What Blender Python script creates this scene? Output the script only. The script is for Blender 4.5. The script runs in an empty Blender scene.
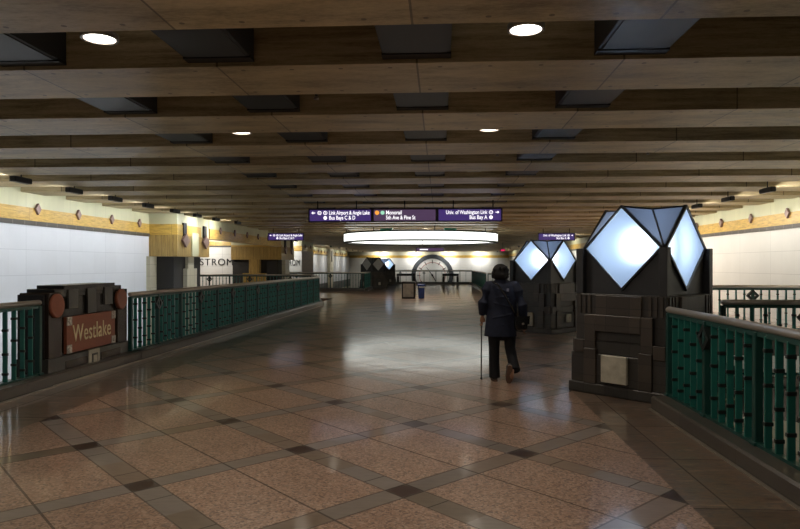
import bpy, bmesh, math, random
from mathutils import Vector, Matrix
R = math.radians
PI = math.pi
random.seed(4)
SC = bpy.context.scene
COL = SC.collection

# ------------------------------------------------------------------ camera, world, exposure
F_PX = 660.0
cam_d = bpy.data.cameras.new('camera')
cam_d.sensor_width = 36.0
cam_d.lens = F_PX / 800.0 * 36.0
cam_d.clip_end = 300
cam = bpy.data.objects.new('camera', cam_d)
COL.objects.link(cam)
cam.location = (0, 0, 1.6)
cam.rotation_euler = (R(90), 0, math.atan(40 / F_PX))
SC.camera = cam

w = bpy.data.worlds.new('station_dark')
SC.world = w
w.use_nodes = True
w.node_tree.nodes['Background'].inputs[0].default_value = (0.55, 0.62, 0.75, 1)
w.node_tree.nodes['Background'].inputs[1].default_value = 0.004

SC.view_settings.view_transform = 'Standard'
SC.view_settings.look = 'None'
SC.view_settings.exposure = 0.0
SC.view_settings.gamma = 1.0
SC.view_settings.use_curve_mapping = False
SC.cycles.max_bounces = 8
SC.cycles.diffuse_bounces = 4
SC.cycles.glossy_bounces = 4
SC.cycles.sample_clamp_indirect = 4.0
SC.cycles.use_denoising = True

P_WASH = 26.0        # watts of one wall washer
P_DOWN = 30.0        # watts of one ceiling downlight
P_LOW = 60.0         # watts of one added tube under the mezzanine
P_FAR = 105.0        # watts of one washer over the far wall
P_LAMP = 26.0        # watts of a kiosk lamp
E_RING = 2.3         # strength of the ring lamp panels
ZC = 3.34            # underside of the ceiling beams
PITCH = 1.9          # beam to beam
Y_END = 90.0


# ------------------------------------------------------------------ helpers
def lin(r, g, b):
    f = lambda c: (c / 255 / 12.92) if c / 255 <= 0.04045 else ((c / 255 + 0.055) / 1.055) ** 2.4
    return (f(r), f(g), f(b), 1)


class MB:
    """collects shapes, then builds ONE mesh object"""
    def __init__(s):
        s.v = []; s.f = []; s.m = []; s.s = []

    def add(s, vs, fs, mi=0, smooth=False):
        o = len(s.v)
        s.v += [tuple(p) for p in vs]
        for f in fs:
            s.f.append([i + o for i in f]); s.m.append(mi); s.s.append(smooth)
        return s

    def box(s, x0, x1, y0, y1, z0, z1, mi=0, bev=0.0):
        if bev > 0:
            b = bev
            vs = []
            for z, k in ((z0, b), (z0 + b, 0), (z1 - b, 0), (z1, b)):
                vs += [(x0 + k + (b if k == 0 else 0), y0 + k, z), (x1 - k - (b if k == 0 else 0), y0 + k, z),
                       (x1 - k, y0 + k + (b if k == 0 else 0), z), (x1 - k, y1 - k - (b if k == 0 else 0), z),
                       (x1 - k - (b if k == 0 else 0), y1 - k, z), (x0 + k + (b if k == 0 else 0), y1 - k, z),
                       (x0 + k, y1 - k - (b if k == 0 else 0), z), (x0 + k, y0 + k + (b if k == 0 else 0), z)]
            fs = [list(range(7, -1, -1)), list(range(24, 32))]
            for r in range(3):
                for i in range(8):
                    j = (i + 1) % 8
                    fs.append([r * 8 + i, r * 8 + j, r * 8 + 8 + j, r * 8 + 8 + i])
            return s.add(vs, fs, mi)
        vs = [(x0, y0, z0), (x1, y0, z0), (x1, y1, z0), (x0, y1, z0), (x0, y0, z1), (x1, y0, z1), (x1, y1, z1), (x0, y1, z1)]
        return s.add(vs, [(3, 2, 1, 0), (4, 5, 6, 7), (0, 1, 5, 4), (1, 2, 6, 5), (2, 3, 7, 6), (3, 0, 4, 7)], mi)

    def prism(s, poly, axis, a, b, mi=0):
        """poly: 2-D outline, extruded along axis from a to b.  axis 'x': (y,z); 'y': (x,z); 'z': (x,y)"""
        def P(p, t):
            return {'x': (t, p[0], p[1]), 'y': (p[0], t, p[1]), 'z': (p[0], p[1], t)}[axis]
        n = len(poly)
        vs = [P(p, a) for p in poly] + [P(p, b) for p in poly]
        fs = [list(range(n)), list(range(2 * n - 1, n - 1, -1))]
        for i in range(n):
            j = (i + 1) % n
            fs.append([i, i + n, j + n, j])
        return s.add(vs, fs, mi)

    def tube(s, pts, rad, n=12, mi=0, flat=None, up=(0, 0, 1), cap=True, smooth=True):
        """loft round rings along pts; rad is a number or list of r or (rx, ry)"""
        pts = [Vector(p) for p in pts]
        k = len(pts)
        if not isinstance(rad, (list, tuple)):
            rad = [rad] * k
        up = Vector(up)
        vs = []
        for i, p in enumerate(pts):
            t = (pts[min(i + 1, k - 1)] - pts[max(i - 1, 0)])
            t = t.normalized() if t.length > 1e-9 else Vector((0, 0, 1))
            u = up if abs(t.dot(up)) < 0.95 else Vector((0, 1, 0))
            a = t.cross(u).normalized(); b = a.cross(t).normalized()
            r = rad[i]
            rx, ry = r if isinstance(r, (tuple, list)) else (r, r)
            for j in range(n):
                an = 2 * PI * j / n
                vs.append(p + a * (rx * math.cos(an)) + b * (ry * math.sin(an)))
        fs = []
        for i in range(k - 1):
            for j in range(n):
                q = (j + 1) % n
                fs.append((i * n + j, i * n + q, i * n + n + q, i * n + n + j))
        s.add(vs, fs, mi, smooth)
        if cap:
            s.add(vs[:n], [list(range(n - 1, -1, -1))], mi)
            s.add(vs[-n:], [list(range(n))], mi)
        return s

    def rings(s, rows, n=20, mi=0, smooth=True):
        """horizontal ellipses: rows of (cx, cy, z, rx, ry)"""
        vs = []
        for cx, cy, z, rx, ry in rows:
            for j in range(n):
                a = 2 * PI * j / n
                vs.append((cx + rx * math.cos(a), cy + ry * math.sin(a), z))
        fs = [list(range(n - 1, -1, -1)), list(range((len(rows) - 1) * n, len(rows) * n))]
        for i in range(len(rows) - 1):
            for j in range(n):
                q = (j + 1) % n
                fs.append((i * n + j, i * n + q, i * n + n + q, i * n + n + j))
        return s.add(vs, fs, mi, smooth)

    def ball(s, c, rx, ry, rz, n=16, mi=0):
        rows = []
        for i in range(1, n):
            a = PI * i / n
            rows.append((c[0], c[1], c[2] - rz * math.cos(a), rx * math.sin(a), ry * math.sin(a)))
        return s.rings(rows, n * 2, mi)

    def build(s, name, mats, parent=None, mods=None, loc=None, rot=None, recalc=True):
        me = bpy.data.meshes.new(name)
        me.from_pydata(s.v, [], s.f)
        if not isinstance(mats, (list, tuple)):
            mats = [mats]
        for m in mats:
            me.materials.append(m)
        for p, mi, sm in zip(me.polygons, s.m, s.s):
            p.material_index = mi
            p.use_smooth = sm
        bm = bmesh.new(); bm.from_mesh(me)
        bmesh.ops.remove_doubles(bm, verts=bm.verts, dist=1e-5)
        if recalc: bmesh.ops.recalc_face_normals(bm, faces=bm.faces)
        bm.to_mesh(me); bm.free()
        o = bpy.data.objects.new(name, me)
        COL.objects.link(o)
        if parent: o.parent = parent
        if loc: o.location = loc
        if rot: o.rotation_euler = rot
        return o


def tag(o, label=None, cat=None, group=None, kind=None):
    if label: o['label'] = label
    if cat: o['category'] = cat
    if group: o['group'] = group
    if kind: o['kind'] = kind
    return o


def empty(name, loc=(0, 0, 0), rz=0, label=None, cat=None, group=None, kind=None):
    o = bpy.data.objects.new(name, None)
    COL.objects.link(o)
    o.empty_display_size = 0.1
    o.location = loc
    o.rotation_euler = (0, 0, rz)
    return tag(o, label, cat, group, kind)


def struct(name, mb, mat, parent=None):
    o = mb.build(name, mat, parent)
    if parent is None: o['kind'] = 'structure'
    return o


def kids(o):
    return [c for c in bpy.data.objects if c.parent == o]


def copy_tree(o, parent=None):
    ks = kids(o)
    c = o.copy()
    COL.objects.link(c)
    c.parent = parent
    for k in ks:
        copy_tree(k, c)
    return c


def inst(src, parent, loc, rot=None):
    c = src.copy()
    COL.objects.link(c)
    c.parent = parent
    c.location = loc
    if rot: c.rotation_euler = rot
    return c


def text_obj(name, body, size, mat, parent, loc, rot, depth=0.004, align='LEFT', offset=0.0, xscale=1.0, spacing=1.0):
    cu = bpy.data.curves.new(name, 'FONT')
    cu.body = body; cu.size = size; cu.extrude = depth; cu.align_x = align; cu.align_y = 'CENTER'
    cu.offset = offset; cu.space_character = spacing
    t = bpy.data.objects.new(name + '_c', cu)
    COL.objects.link(t)
    dg = bpy.context.evaluated_depsgraph_get()
    me = bpy.data.meshes.new_from_object(t.evaluated_get(dg))
    bpy.data.objects.remove(t)
    me.materials.clear(); me.materials.append(mat)
    o = bpy.data.objects.new(name, me)
    COL.objects.link(o)
    o.parent = parent; o.location = loc; o.rotation_euler = rot; o.scale = (xscale, 1, 1)
    return o


# ------------------------------------------------------------------ node helpers
class NT:
    def __init__(s, name):
        s.m = bpy.data.materials.new(name)
        s.m.use_nodes = True
        s.t = s.m.node_tree
        s.b = s.t.nodes['Principled BSDF']
        s.out = s.t.nodes['Material Output']

    def n(s, kind, **kw):
        o = s.t.nodes.new(kind)
        for k, v in kw.items(): setattr(o, k, v)
        return o

    def put(s, node, i, v):
        sock = node.inputs[i]
        if isinstance(v, bpy.types.NodeSocket): s.t.links.new(v, sock)
        elif v is not None: sock.default_value = v

    def ma(s, op, a, b=None, c=None, clamp=False):
        o = s.n('ShaderNodeMath', operation=op); o.use_clamp = clamp
        s.put(o, 0, a)
        if b is not None: s.put(o, 1, b)
        if c is not None: s.put(o, 2, c)
        return o.outputs[0]

    def xyz(s, coord='Object'):
        t = s.n('ShaderNodeTexCoord')
        q = s.n('ShaderNodeSeparateXYZ')
        s.t.links.new(t.outputs[coord], q.inputs[0])
        return q.outputs[0], q.outputs[1], q.outputs[2], t.outputs[coord]

    def pos(s):
        return s.n('ShaderNodeNewGeometry').outputs['Position']

    def scale(s, vec, sx, sy, sz):
        o = s.n('ShaderNodeMapping')
        s.put(o, 0, vec); o.inputs['Scale'].default_value = (sx, sy, sz)
        return o.outputs[0]

    def noise(s, vec, sc, detail=4, rough=0.6):
        o = s.n('ShaderNodeTexNoise')
        s.put(o, 'Vector', vec); o.inputs['Scale'].default_value = sc
        o.inputs['Detail'].default_value = detail; o.inputs['Roughness'].default_value = rough
        return o.outputs[0]

    def vor(s, vec, sc, out='Color'):
        o = s.n('ShaderNodeTexVoronoi')
        s.put(o, 'Vector', vec); o.inputs['Scale'].default_value = sc
        return o.outputs[out]

    def white(s, vec):
        o = s.n('ShaderNodeTexWhiteNoise'); s.put(o, 'Vector', vec)
        return o.outputs['Value']

    def comb(s, x, y, z=0.0):
        o = s.n('ShaderNodeCombineXYZ'); s.put(o, 0, x); s.put(o, 1, y); s.put(o, 2, z)
        return o.outputs[0]

    def mix(s, f, a, b):
        o = s.n('ShaderNodeMix', data_type='RGBA')
        s.put(o, 0, f); s.put(o, 6, a); s.put(o, 7, b)
        return o.outputs[2]

    def ramp(s, f, stops):
        o = s.n('ShaderNodeValToRGB'); s.put(o, 0, f)
        e = o.color_ramp.elements
        while len(e) < len(stops): e.new(0.5)
        for i, (p, c) in enumerate(stops):
            e[i].position = p; e[i].color = c
        return o.outputs[0]

    def joint(s, x, period, off, width):
        """1 on a joint line: |fract((x-off)/period + .5) - .5| * period < width/2"""
        a = s.ma('DIVIDE', s.ma('SUBTRACT', x, off), period)
        b = s.ma('SUBTRACT', s.ma('FRACT', s.ma('ADD', a, 0.5)), 0.5)
        return s.ma('LESS_THAN', s.ma('ABSOLUTE', b), width / 2 / period)

    def set(s, col=None, rough=None, metal=None, spec=None, **kw):
        if col is not None: s.put(s.b, 'Base Color', col)
        if rough is not None: s.put(s.b, 'Roughness', rough)
        if metal is not None: s.put(s.b, 'Metallic', metal)
        if spec is not None: s.put(s.b, 'Specular IOR Level', spec)
        for k, v in kw.items(): s.put(s.b, k.replace('_', ' '), v)
        return s.m


def plain(name, col, rough=0.5, metal=0.0, spec=0.5, var=0.12, sc=6.0):
    t = NT(name)
    n = t.noise(t.xyz()[3], sc, 5, 0.6)
    c2 = tuple(min(1, c * (1 + var * 2)) for c in col[:3]) + (1,)
    c1 = tuple(c * (1 - var * 2) for c in col[:3]) + (1,)
    t.set(t.ramp(n, [(0.3, c1), (0.7, c2)]), t.ma('MULTIPLY_ADD', n, 0.15, rough - 0.07), metal, spec)
    return t.m


def emit(name, col, strength):
    t = NT(name)
    t.set((0.02, 0.02, 0.02, 1), 0.4)
    t.b.inputs['Emission Color'].default_value = col
    t.b.inputs['Emission Strength'].default_value = strength
    return t.m


# ------------------------------------------------------------------ materials
def floor_mat():
    t = NT('polished_granite_floor')
    x, y, z, vec = t.xyz()
    ax, ay = 0.953, 0.983
    X = t.ma('DIVIDE', t.ma('SUBTRACT', x, -0.25), 2 * ax)
    Y = t.ma('DIVIDE', t.ma('SUBTRACT', y, 4.66), 2 * ay)
    U = t.ma('ADD', X, Y); V = t.ma('SUBTRACT', X, Y)
    def sg(q):
        return t.ma('SUBTRACT', t.ma('FRACT', t.ma('ADD', q, 0.5)), 0.5)
    su, sv = sg(U), sg(V)
    au, av = t.ma('ABSOLUTE', su), t.ma('ABSOLUTE', sv)
    hw = 0.073
    bu, bv = t.ma('LESS_THAN', au, hw), t.ma('LESS_THAN', av, hw)
    band = t.ma('MAXIMUM', bu, bv); knot = t.ma('MULTIPLY', bu, bv)
    iu, iv = t.ma('FLOOR', t.ma('ADD', U, 0.5)), t.ma('FLOOR', t.ma('ADD', V, 0.5))
    fu, fv = t.ma('FLOOR', U), t.ma('FLOOR', V)
    hu, hv = t.ma('FLOOR', t.ma('MULTIPLY', U, 2.0)), t.ma('FLOOR', t.ma('MULTIPLY', V, 2.0))
    # pink speckled granite
    sp = t.vor(vec, 66.0)
    spk = t.n('ShaderNodeSeparateColor'); t.put(spk, 0, sp)
    g = t.ramp(spk.outputs[0], [(0.0, (0.12, 0.075, 0.055, 1)), (0.25, (0.26, 0.16, 0.11, 1)), (0.6, (0.36, 0.225, 0.16, 1)), (0.85, (0.47, 0.33, 0.25, 1)), (1.0, (0.20, 0.15, 0.12, 1))])
    gl = t.noise(vec, 1.4, 6, 0.65)
    cell = t.white(t.comb(fu, fv, 3.0))
    k = t.ma('ADD', t.ma('MULTIPLY_ADD', gl, 0.5, 0.68), t.ma('MULTIPLY', cell, 0.16))
    gm = t.n('ShaderNodeVectorMath', operation='SCALE'); t.put(gm, 0, g); t.put(gm, 'Scale', k)
    # band strips: each half piece has its own stone
    wu = t.white(t.comb(iu, hv, 1.0)); wv = t.white(t.comb(hu, iv, 2.0))
    wb = t.mix(bu, t.comb(wv, wv, wv), t.comb(wu, wu, wu))
    wsep = t.n('ShaderNodeSeparateColor'); t.put(wsep, 0, wb)
    bcol = t.ramp(wsep.outputs[0], [(0.0, (0.20, 0.17, 0.15, 1)), (0.45, (0.24, 0.20, 0.175, 1)), (0.6, (0.15, 0.115, 0.08, 1)), (0.8, (0.21, 0.15, 0.11, 1)), (1.0, (0.17, 0.14, 0.12, 1))])
    wav = t.noise(t.scale(vec, 2.0, 9.0, 1), 3.0, 6, 0.7)
    bm_ = t.n('ShaderNodeVectorMath', operation='SCALE'); t.put(bm_, 0, bcol); t.put(bm_, 'Scale', t.ma('MULTIPLY_ADD', wav, 0.9, 0.55))
    kn = t.ramp(t.white(t.comb(iu, iv, 5.0)), [(0.0, (0.035, 0.018, 0.012, 1)), (1.0, (0.05, 0.022, 0.014, 1))])
    col = t.mix(band, gm.outputs[0], bm_.outputs[0])
    col = t.mix(knot, col, kn)
    # joints
    jt = t.ma('MAXIMUM', t.joint(U, 1.0, 0.5, 0.012), t.ma('MULTIPLY', t.joint(V, 0.5, 0.25, 0.009), bu))
    e1 = t.ma('LESS_THAN', t.ma('ABSOLUTE', t.ma('SUBTRACT', au, hw)), 0.0045)
    e2 = t.ma('LESS_THAN', t.ma('ABSOLUTE', t.ma('SUBTRACT', av, hw)), 0.006)
    jt = t.ma('MAXIMUM', jt, t.ma('MAXIMUM', t.ma('MULTIPLY', e1, 0.8), t.ma('MULTIPLY', e2, 0.8)))
    # border of veined brown stone beside the rails
    near_r = t.ma('MULTIPLY', t.ma('GREATER_THAN', x, 1.66), t.ma('LESS_THAN', y, 9.4))
    near_l = t.ma('MULTIPLY', t.ma('LESS_THAN', x, -4.08), t.ma('LESS_THAN', y, 26.5))
    bord = t.ma('MAXIMUM', near_r, near_l)
    wv2 = t.noise(t.scale(vec, 1.0, 4.5, 1), 2.6, 8, 0.72)
    piece = t.white(t.comb(t.ma('FLOOR', t.ma('MULTIPLY', x, 1.05)), t.ma('FLOOR', t.ma('MULTIPLY', y, 0.9)), 9.0))
    bc = t.ramp(wv2, [(0.38, (0.06, 0.045, 0.037, 1)), (0.48, (0.20, 0.125, 0.08, 1)), (0.53, (0.09, 0.078, 0.07, 1)), (0.62, (0.29, 0.19, 0.125, 1))])
    bs = t.n('ShaderNodeVectorMath', operation='SCALE'); t.put(bs, 0, bc); t.put(bs, 'Scale', t.ma('MULTIPLY_ADD', piece, 0.5, 0.7))
    jb = t.ma('MAXIMUM', t.joint(y, 1.11, 0.0, 0.014), t.joint(x, 0.952, 0.0, 0.014))
    col = t.mix(bord, col, bs.outputs[0])
    jt = t.mix(bord, t.comb(jt, jt, jt), t.comb(jb, jb, jb))
    jts = t.n('ShaderNodeSeparateColor'); t.put(jts, 0, jt)
    col = t.mix(t.ma('MULTIPLY', jts.outputs[0], 0.75), col, (0.03, 0.022, 0.017, 1))
    rn = t.noise(vec, 0.9, 5, 0.7)
    rough = t.ma('ADD', t.ma('MULTIPLY_ADD', rn, 0.16, 0.24), t.ma('MULTIPLY', jts.outputs[0], 0.3))
    t.set(col, rough, 0, 0.5, Coat_Weight=0.7, Coat_Roughness=0.10, Coat_IOR=1.45)
    bp = t.n('ShaderNodeBump'); bp.inputs['Strength'].default_value = 0.12; bp.inputs['Distance'].default_value = 0.02
    t.put(bp, 'Height', t.noise(vec, 3.0, 3, 0.5)); t.put(t.b, 'Normal', bp.outputs[0]); t.put(t.b, 'Coat Normal', bp.outputs[0])
    return t.m


def beam_mat():
    t = NT('travertine_beam')
    x, y, z, vec = t.xyz()
    p = t.pos()
    a = t.noise(t.scale(p, 0.5, 1.6, 7.0), 2.2, 8, 0.7)
    b = t.noise(t.scale(p, 6.0, 14.0, 40.0), 3.0, 4, 0.7)
    px, py, pz = (lambda q: (q.outputs[0], q.outputs[1], q.outputs[2]))((lambda q: (t.put(q, 0, p), q)[1])(t.n('ShaderNodeSeparateXYZ')))
    slab = t.white(t.comb(t.ma('FLOOR', t.ma('DIVIDE', t.ma('ADD', px, 0.2), 1.76)), t.ma('FLOOR', t.ma('DIVIDE', py, PITCH)), 0.0))
    c = t.ramp(t.ma('ADD', t.ma('MULTIPLY', a, 0.75), t.ma('MULTIPLY', b, 0.25)),
               [(0.36, (0.27, 0.205, 0.11, 1)), (0.5, (0.54, 0.435, 0.255, 1)), (0.64, (0.72, 0.60, 0.38, 1))])
    s = t.n('ShaderNodeVectorMath', operation='SCALE'); t.put(s, 0, c); t.put(s, 'Scale', t.ma('MULTIPLY_ADD', slab, 0.24, 0.86))
    j = t.joint(px, 1.76, -0.2, 0.018)
    # small plugs in two rows along the soffit
    def row(y0, off):
        fx = t.ma('SUBTRACT', t.ma('FRACT', t.ma('ADD', t.ma('DIVIDE', t.ma('ADD', px, off), 0.44), 0.5)), 0.5)
        d = t.ma('SQRT', t.ma('ADD', t.ma('POWER', t.ma('MULTIPLY', fx, 0.44), 2.0), t.ma('POWER', t.ma('SUBTRACT', y, y0), 2.0)))
        return t.ma('LESS_THAN', d, 0.021)
    dots = t.ma('MAXIMUM', row(0.12, 0.0), row(0.86, 0.1))
    dark = t.ma('MAXIMUM', j, dots)
    col = t.mix(t.ma('MULTIPLY', dark, 0.7), s.outputs[0], (0.05, 0.035, 0.025, 1))
    t.set(col, t.ma('MULTIPLY_ADD', a, 0.2, 0.24), 0, 0.28)
    return t.m


def panel_mat(name, c0, axis, per, off, zper, zoff, jcol, jw=0.012, rough=0.35, var=0.10, sub=None, streak=(1, 1, 1), nsc=1.3, spec=0.4, jf=0.6):
    """stone or enamel panels with joints across `axis` (0 = x, 1 = y) and z"""
    t = NT(name)
    q = t.xyz(); vec = q[3]; h = q[axis]; z = q[2]
    j = t.joint(h, per, off, jw)
    if zper: j = t.ma('MAXIMUM', j, t.joint(z, zper, zoff, jw))
    soft = None
    if sub:
        soft = t.ma('MULTIPLY', t.joint(h, sub, off, jw * 0.6), 0.3)
    cell = t.white(t.comb(t.ma('FLOOR', t.ma('DIVIDE', t.ma('SUBTRACT', h, off), sub or per)), t.ma('FLOOR', t.ma('DIVIDE', t.ma('SUBTRACT', z, zoff), zper or 9)), 0.0))
    n = t.noise(t.scale(vec, *streak), nsc, 7, 0.65)
    k = t.ma('ADD', t.ma('MULTIPLY_ADD', n, var * 3, 1 - var * 1.5 - var * 0.4), t.ma('MULTIPLY', cell, var * 0.8))
    s = t.n('ShaderNodeVectorMath', operation='SCALE'); s.inputs[0].default_value = c0[:3]; t.put(s, 'Scale', k)
    if soft is not None: j = t.ma('MAXIMUM', j, soft)
    t.set(t.mix(t.ma('MULTIPLY', j, jf), s.outputs[0], jcol), t.ma('MULTIPLY_ADD', n, 0.15, rough - 0.07), 0, spec)
    return t.m


def wood_band(name, c, axis):
    t = NT(name)
    q = t.xyz(); vec = q[3]
    sc = (1.2, 1.2, 9.0)
    n = t.noise(t.scale(vec, *sc), 2.5, 8, 0.75)
    col = t.ramp(n, [(0.3, tuple(v * 0.55 for v in c[:3]) + (1,)), (0.5, c), (0.7, tuple(min(1, v * 1.35) for v in c[:3]) + (1,))])
    j = t.joint(q[axis], PITCH, 0.3, 0.012)
    t.set(t.mix(t.ma('MULTIPLY', j, 0.5), col, (0.1, 0.06, 0.02, 1)), 0.3, 0, 0.5)
    return t.m


def plank_mat(name, c, axis=0, per=0.2):
    t = NT(name)
    q = t.xyz(); vec = q[3]
    sxy = t.ma('ADD', q[0], q[1])
    n = t.noise(t.scale(vec, 8, 8, 1.0), 1.5, 6, 0.7)
    col = t.ramp(n, [(0.3, tuple(v * 0.6 for v in c[:3]) + (1,)), (0.7, tuple(min(1, v * 1.25) for v in c[:3]) + (1,))])
    j = t.joint(sxy, per, 0, 0.014)
    t.set(t.mix(t.ma('MULTIPLY', j, 0.6), col, (0.08, 0.05, 0.02, 1)), 0.35, 0, 0.4)
    return t.m


def stone_tile(name, c, per=0.3, zper=0.2, rough=0.3, jcol=(0.008, 0.007, 0.006, 1), speck=True, jw=0.008):
    t = NT(name)
    x, y, z, vec = t.xyz()
    h = t.ma('ADD', x, y)
    j = t.ma('MAXIMUM', t.joint(x, per, per / 2, jw), t.ma('MAXIMUM', t.joint(y, per, per / 2, jw), t.joint(z, zper, 0.02, jw)))
    cell = t.white(t.comb(t.ma('FLOOR', t.ma('DIVIDE', t.ma('SUBTRACT', x, per / 2), per)), t.ma('FLOOR', t.ma('DIVIDE', t.ma('SUBTRACT', y, per / 2), per)), t.ma('FLOOR', t.ma('DIVIDE', t.ma('SUBTRACT', z, 0.02), zper))))
    n = t.noise(vec, 60.0, 3, 0.8)
    k = t.ma('ADD', t.ma('MULTIPLY_ADD', n, 0.9, 0.35), t.ma('MULTIPLY', cell, 0.45))
    s = t.n('ShaderNodeVectorMath', operation='SCALE'); s.inputs[0].default_value = c[:3]; t.put(s, 'Scale', k)
    t.set(t.mix(t.ma('MULTIPLY', j, 0.8), s.outputs[0], jcol), rough, 0, 0.5)
    return t.m


def lamp_glass(name, tr_c, rf_c, f_rf, f_df):
    t = NT(name)
    t.t.nodes.remove(t.b)
    tr = t.n('ShaderNodeBsdfTranslucent'); tr.inputs[0].default_value = tr_c
    rf = t.n('ShaderNodeBsdfRefraction'); rf.inputs['Color'].default_value = rf_c
    rf.inputs['Roughness'].default_value = 0.9; rf.inputs['IOR'].default_value = 1.45
    gl = t.n('ShaderNodeBsdfGlossy'); gl.inputs['Color'].default_value = (0.5, 0.5, 0.5, 1); gl.inputs['Roughness'].default_value = 0.2
    df = t.n('ShaderNodeBsdfDiffuse'); df.inputs['Color'].default_value = (0.45, 0.5, 0.55, 1)
    m1 = t.n('ShaderNodeMixShader'); m1.inputs[0].default_value = f_rf
    m2 = t.n('ShaderNodeMixShader'); m2.inputs[0].default_value = f_df
    m3 = t.n('ShaderNodeMixShader'); m3.inputs[0].default_value = 0.04
    L = t.t.links.new
    L(tr.outputs[0], m1.inputs[1]); L(rf.outputs[0], m1.inputs[2])
    L(m1.outputs[0], m2.inputs[1]); L(df.outputs[0], m2.inputs[2])
    L(m2.outputs[0], m3.inputs[1]); L(gl.outputs[0], m3.inputs[2])
    L(m3.outputs[0], t.out.inputs[0])
    return t.m


M = {}
M['floor'] = floor_mat()
M['beam'] = beam_mat()
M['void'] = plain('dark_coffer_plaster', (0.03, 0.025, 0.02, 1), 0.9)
M['duct'] = plain('dark_grey_duct_metal', (0.035, 0.040, 0.046, 1), 0.38, 0.0, 0.45, 0.08, 2)
M['duct_edge'] = plain('black_duct_edge', (0.012, 0.012, 0.013, 1), 0.4)
M['wallw_l'] = panel_mat('white_wall_panels', (0.64, 0.66, 0.69, 1), 1, PITCH, 15.4, 0.62, 0.1, (0.40, 0.42, 0.45, 1), 0.012, 0.3, 0.05, 0.633)
M['wallw_r'] = panel_mat('cream_white_wall_panels', (0.72, 0.70, 0.65, 1), 1, PITCH, 15.4, 0.62, 0.1, (0.42, 0.40, 0.37, 1), 0.012, 0.3, 0.05, 0.633)
M['wallw_x'] = panel_mat('white_wall_panels_across', (0.72, 0.72, 0.70, 1), 0, 1.4, 0.0, 0.7, 0.1, (0.4, 0.4, 0.4, 1), 0.016, 0.3, 0.05)
M['upper'] = panel_mat('pale_cream_upper_wall', (0.62, 0.61, 0.40, 1), 1, PITCH, 15.4, 0, 0, (0.4, 0.38, 0.28, 1), 0.014, 0.3, 0.08, 0.32, (1, 3, 1))
M['upper_x'] = panel_mat('pale_cream_upper_wall_across', (0.66, 0.64, 0.48, 1), 0, PITCH, 0, 0, 0, (0.4, 0.38, 0.28, 1), 0.014, 0.3, 0.08)
M['band'] = wood_band('golden_grained_band', (0.56, 0.36, 0.085, 1), 1)
M['band_x'] = wood_band('golden_grained_band_across', (0.55, 0.36, 0.08, 1), 0)
M['dtrim'] = panel_mat('dark_tile_trim', (0.085, 0.075, 0.065, 1), 1, 0.45, 0, 0, 0, (0.25, 0.22, 0.2, 1), 0.02, 0.35, 0.1)
M['dstone'] = panel_mat('dark_wall_stone', (0.045, 0.04, 0.037, 1), 1, 0.6, 0, 0.4, 0, (0.012, 0.012, 0.012, 1), 0.012, 0.35, 0.1)
M['lowwall'] = panel_mat('buff_platform_wall', (0.50, 0.46, 0.34, 1), 1, 0.9, 0, 0.6, 0, (0.25, 0.22, 0.16, 1), 0.014, 0.5, 0.08)
M['plank'] = plank_mat('golden_lintel_planks', (0.40, 0.27, 0.085, 1))
M['cream'] = panel_mat('cream_pier_tiles', (0.52, 0.48, 0.36, 1), 1, 0.4, 0, 0.4, 0.0, (0.22, 0.2, 0.14, 1), 0.014, 0.35, 0.1)
M['mauve'] = plain('mauve_grey_panel', (0.55, 0.46, 0.42, 1), 0.5)
M['pier_dark'] = stone_tile('dark_pier_granite', (0.012, 0.011, 0.010, 1), 0.6, 0.6, 0.6)
M['diamond'] = plain('rose_grey_ornament', (0.26, 0.17, 0.15, 1), 0.3, 0.2)
M['teal'] = plain('teal_enamel', (0.016, 0.14, 0.118, 1), 0.35, 0, 0.5, 0.06)
M['teal_d'] = plain('dark_teal_enamel', (0.008, 0.05, 0.042, 1), 0.35, 0, 0.5, 0.06)
M['collar'] = plain('black_iron_collar', (0.010, 0.016, 0.015, 1), 0.4)
M['handrail'] = plain('worn_bronze_handrail', (0.55, 0.50, 0.44, 1), 0.3, 0.6, 0.5, 0.04, 2)
M['curb'] = stone_tile('dark_granite_curb', (0.075, 0.065, 0.056, 1), 1.2, 0.6, 0.28)
M['strip'] = plain('pale_metal_strip', (0.35, 0.31, 0.26, 1), 0.3, 0.6)
M['kstone'] = stone_tile('dark_kiosk_stone', (0.030, 0.026, 0.022, 1), 0.30, 0.21, 0.42)
M['kstone2'] = stone_tile('brown_kiosk_stone', (0.044, 0.034, 0.026, 1), 0.30, 0.21, 0.40)
M['kpanel'] = plain('charcoal_kiosk_panel', (0.020, 0.020, 0.022, 1), 0.45)
M['plaque'] = plain('pale_stone_plaque', (0.40, 0.37, 0.30, 1), 0.45, 0, 0.4, 0.1, 9)
M['frame'] = plain('black_lamp_frame', (0.008, 0.009, 0.011, 1), 0.35)
M['lglass'] = lamp_glass('frosted_lamp_glass', (0.54, 0.71, 1.0, 1), (0.85, 0.93, 1.0, 1), 0.35, 0.2)
M['fglass'] = lamp_glass('dimmed_facet_glass', (0.10, 0.13, 0.20, 1), (0.1, 0.12, 0.16, 1), 0.1, 0.25)  # frosted glass with its colour darkened to stand in for weaker lamplight
M['black'] = plain('black_metal', (0.012, 0.012, 0.013, 1), 0.4)
M['washer_face'] = emit('washer_lens', (1.0, 0.95, 0.8, 1), 1.5)
M['down_face'] = emit('downlight_lens', (1.0, 0.94, 0.86, 1), 9.0)
M['down_dim'] = emit('dim_downlight_lens', (1.0, 0.9, 0.75, 1), 0.3)
M['unlit'] = plain('grey_unlit_lamp_glass', (0.42, 0.42, 0.41, 1), 0.3, 0, 0.5, 0.04)
M['ring'] = emit('ring_panel_white', (0.97, 1.0, 0.93, 1), E_RING)
M['sign_body'] = plain('black_sign_case', (0.012, 0.011, 0.016, 1), 0.35)
M['sign_purple'] = emit('purple_sign_face', lin(74, 54, 122), 0.78)
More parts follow.
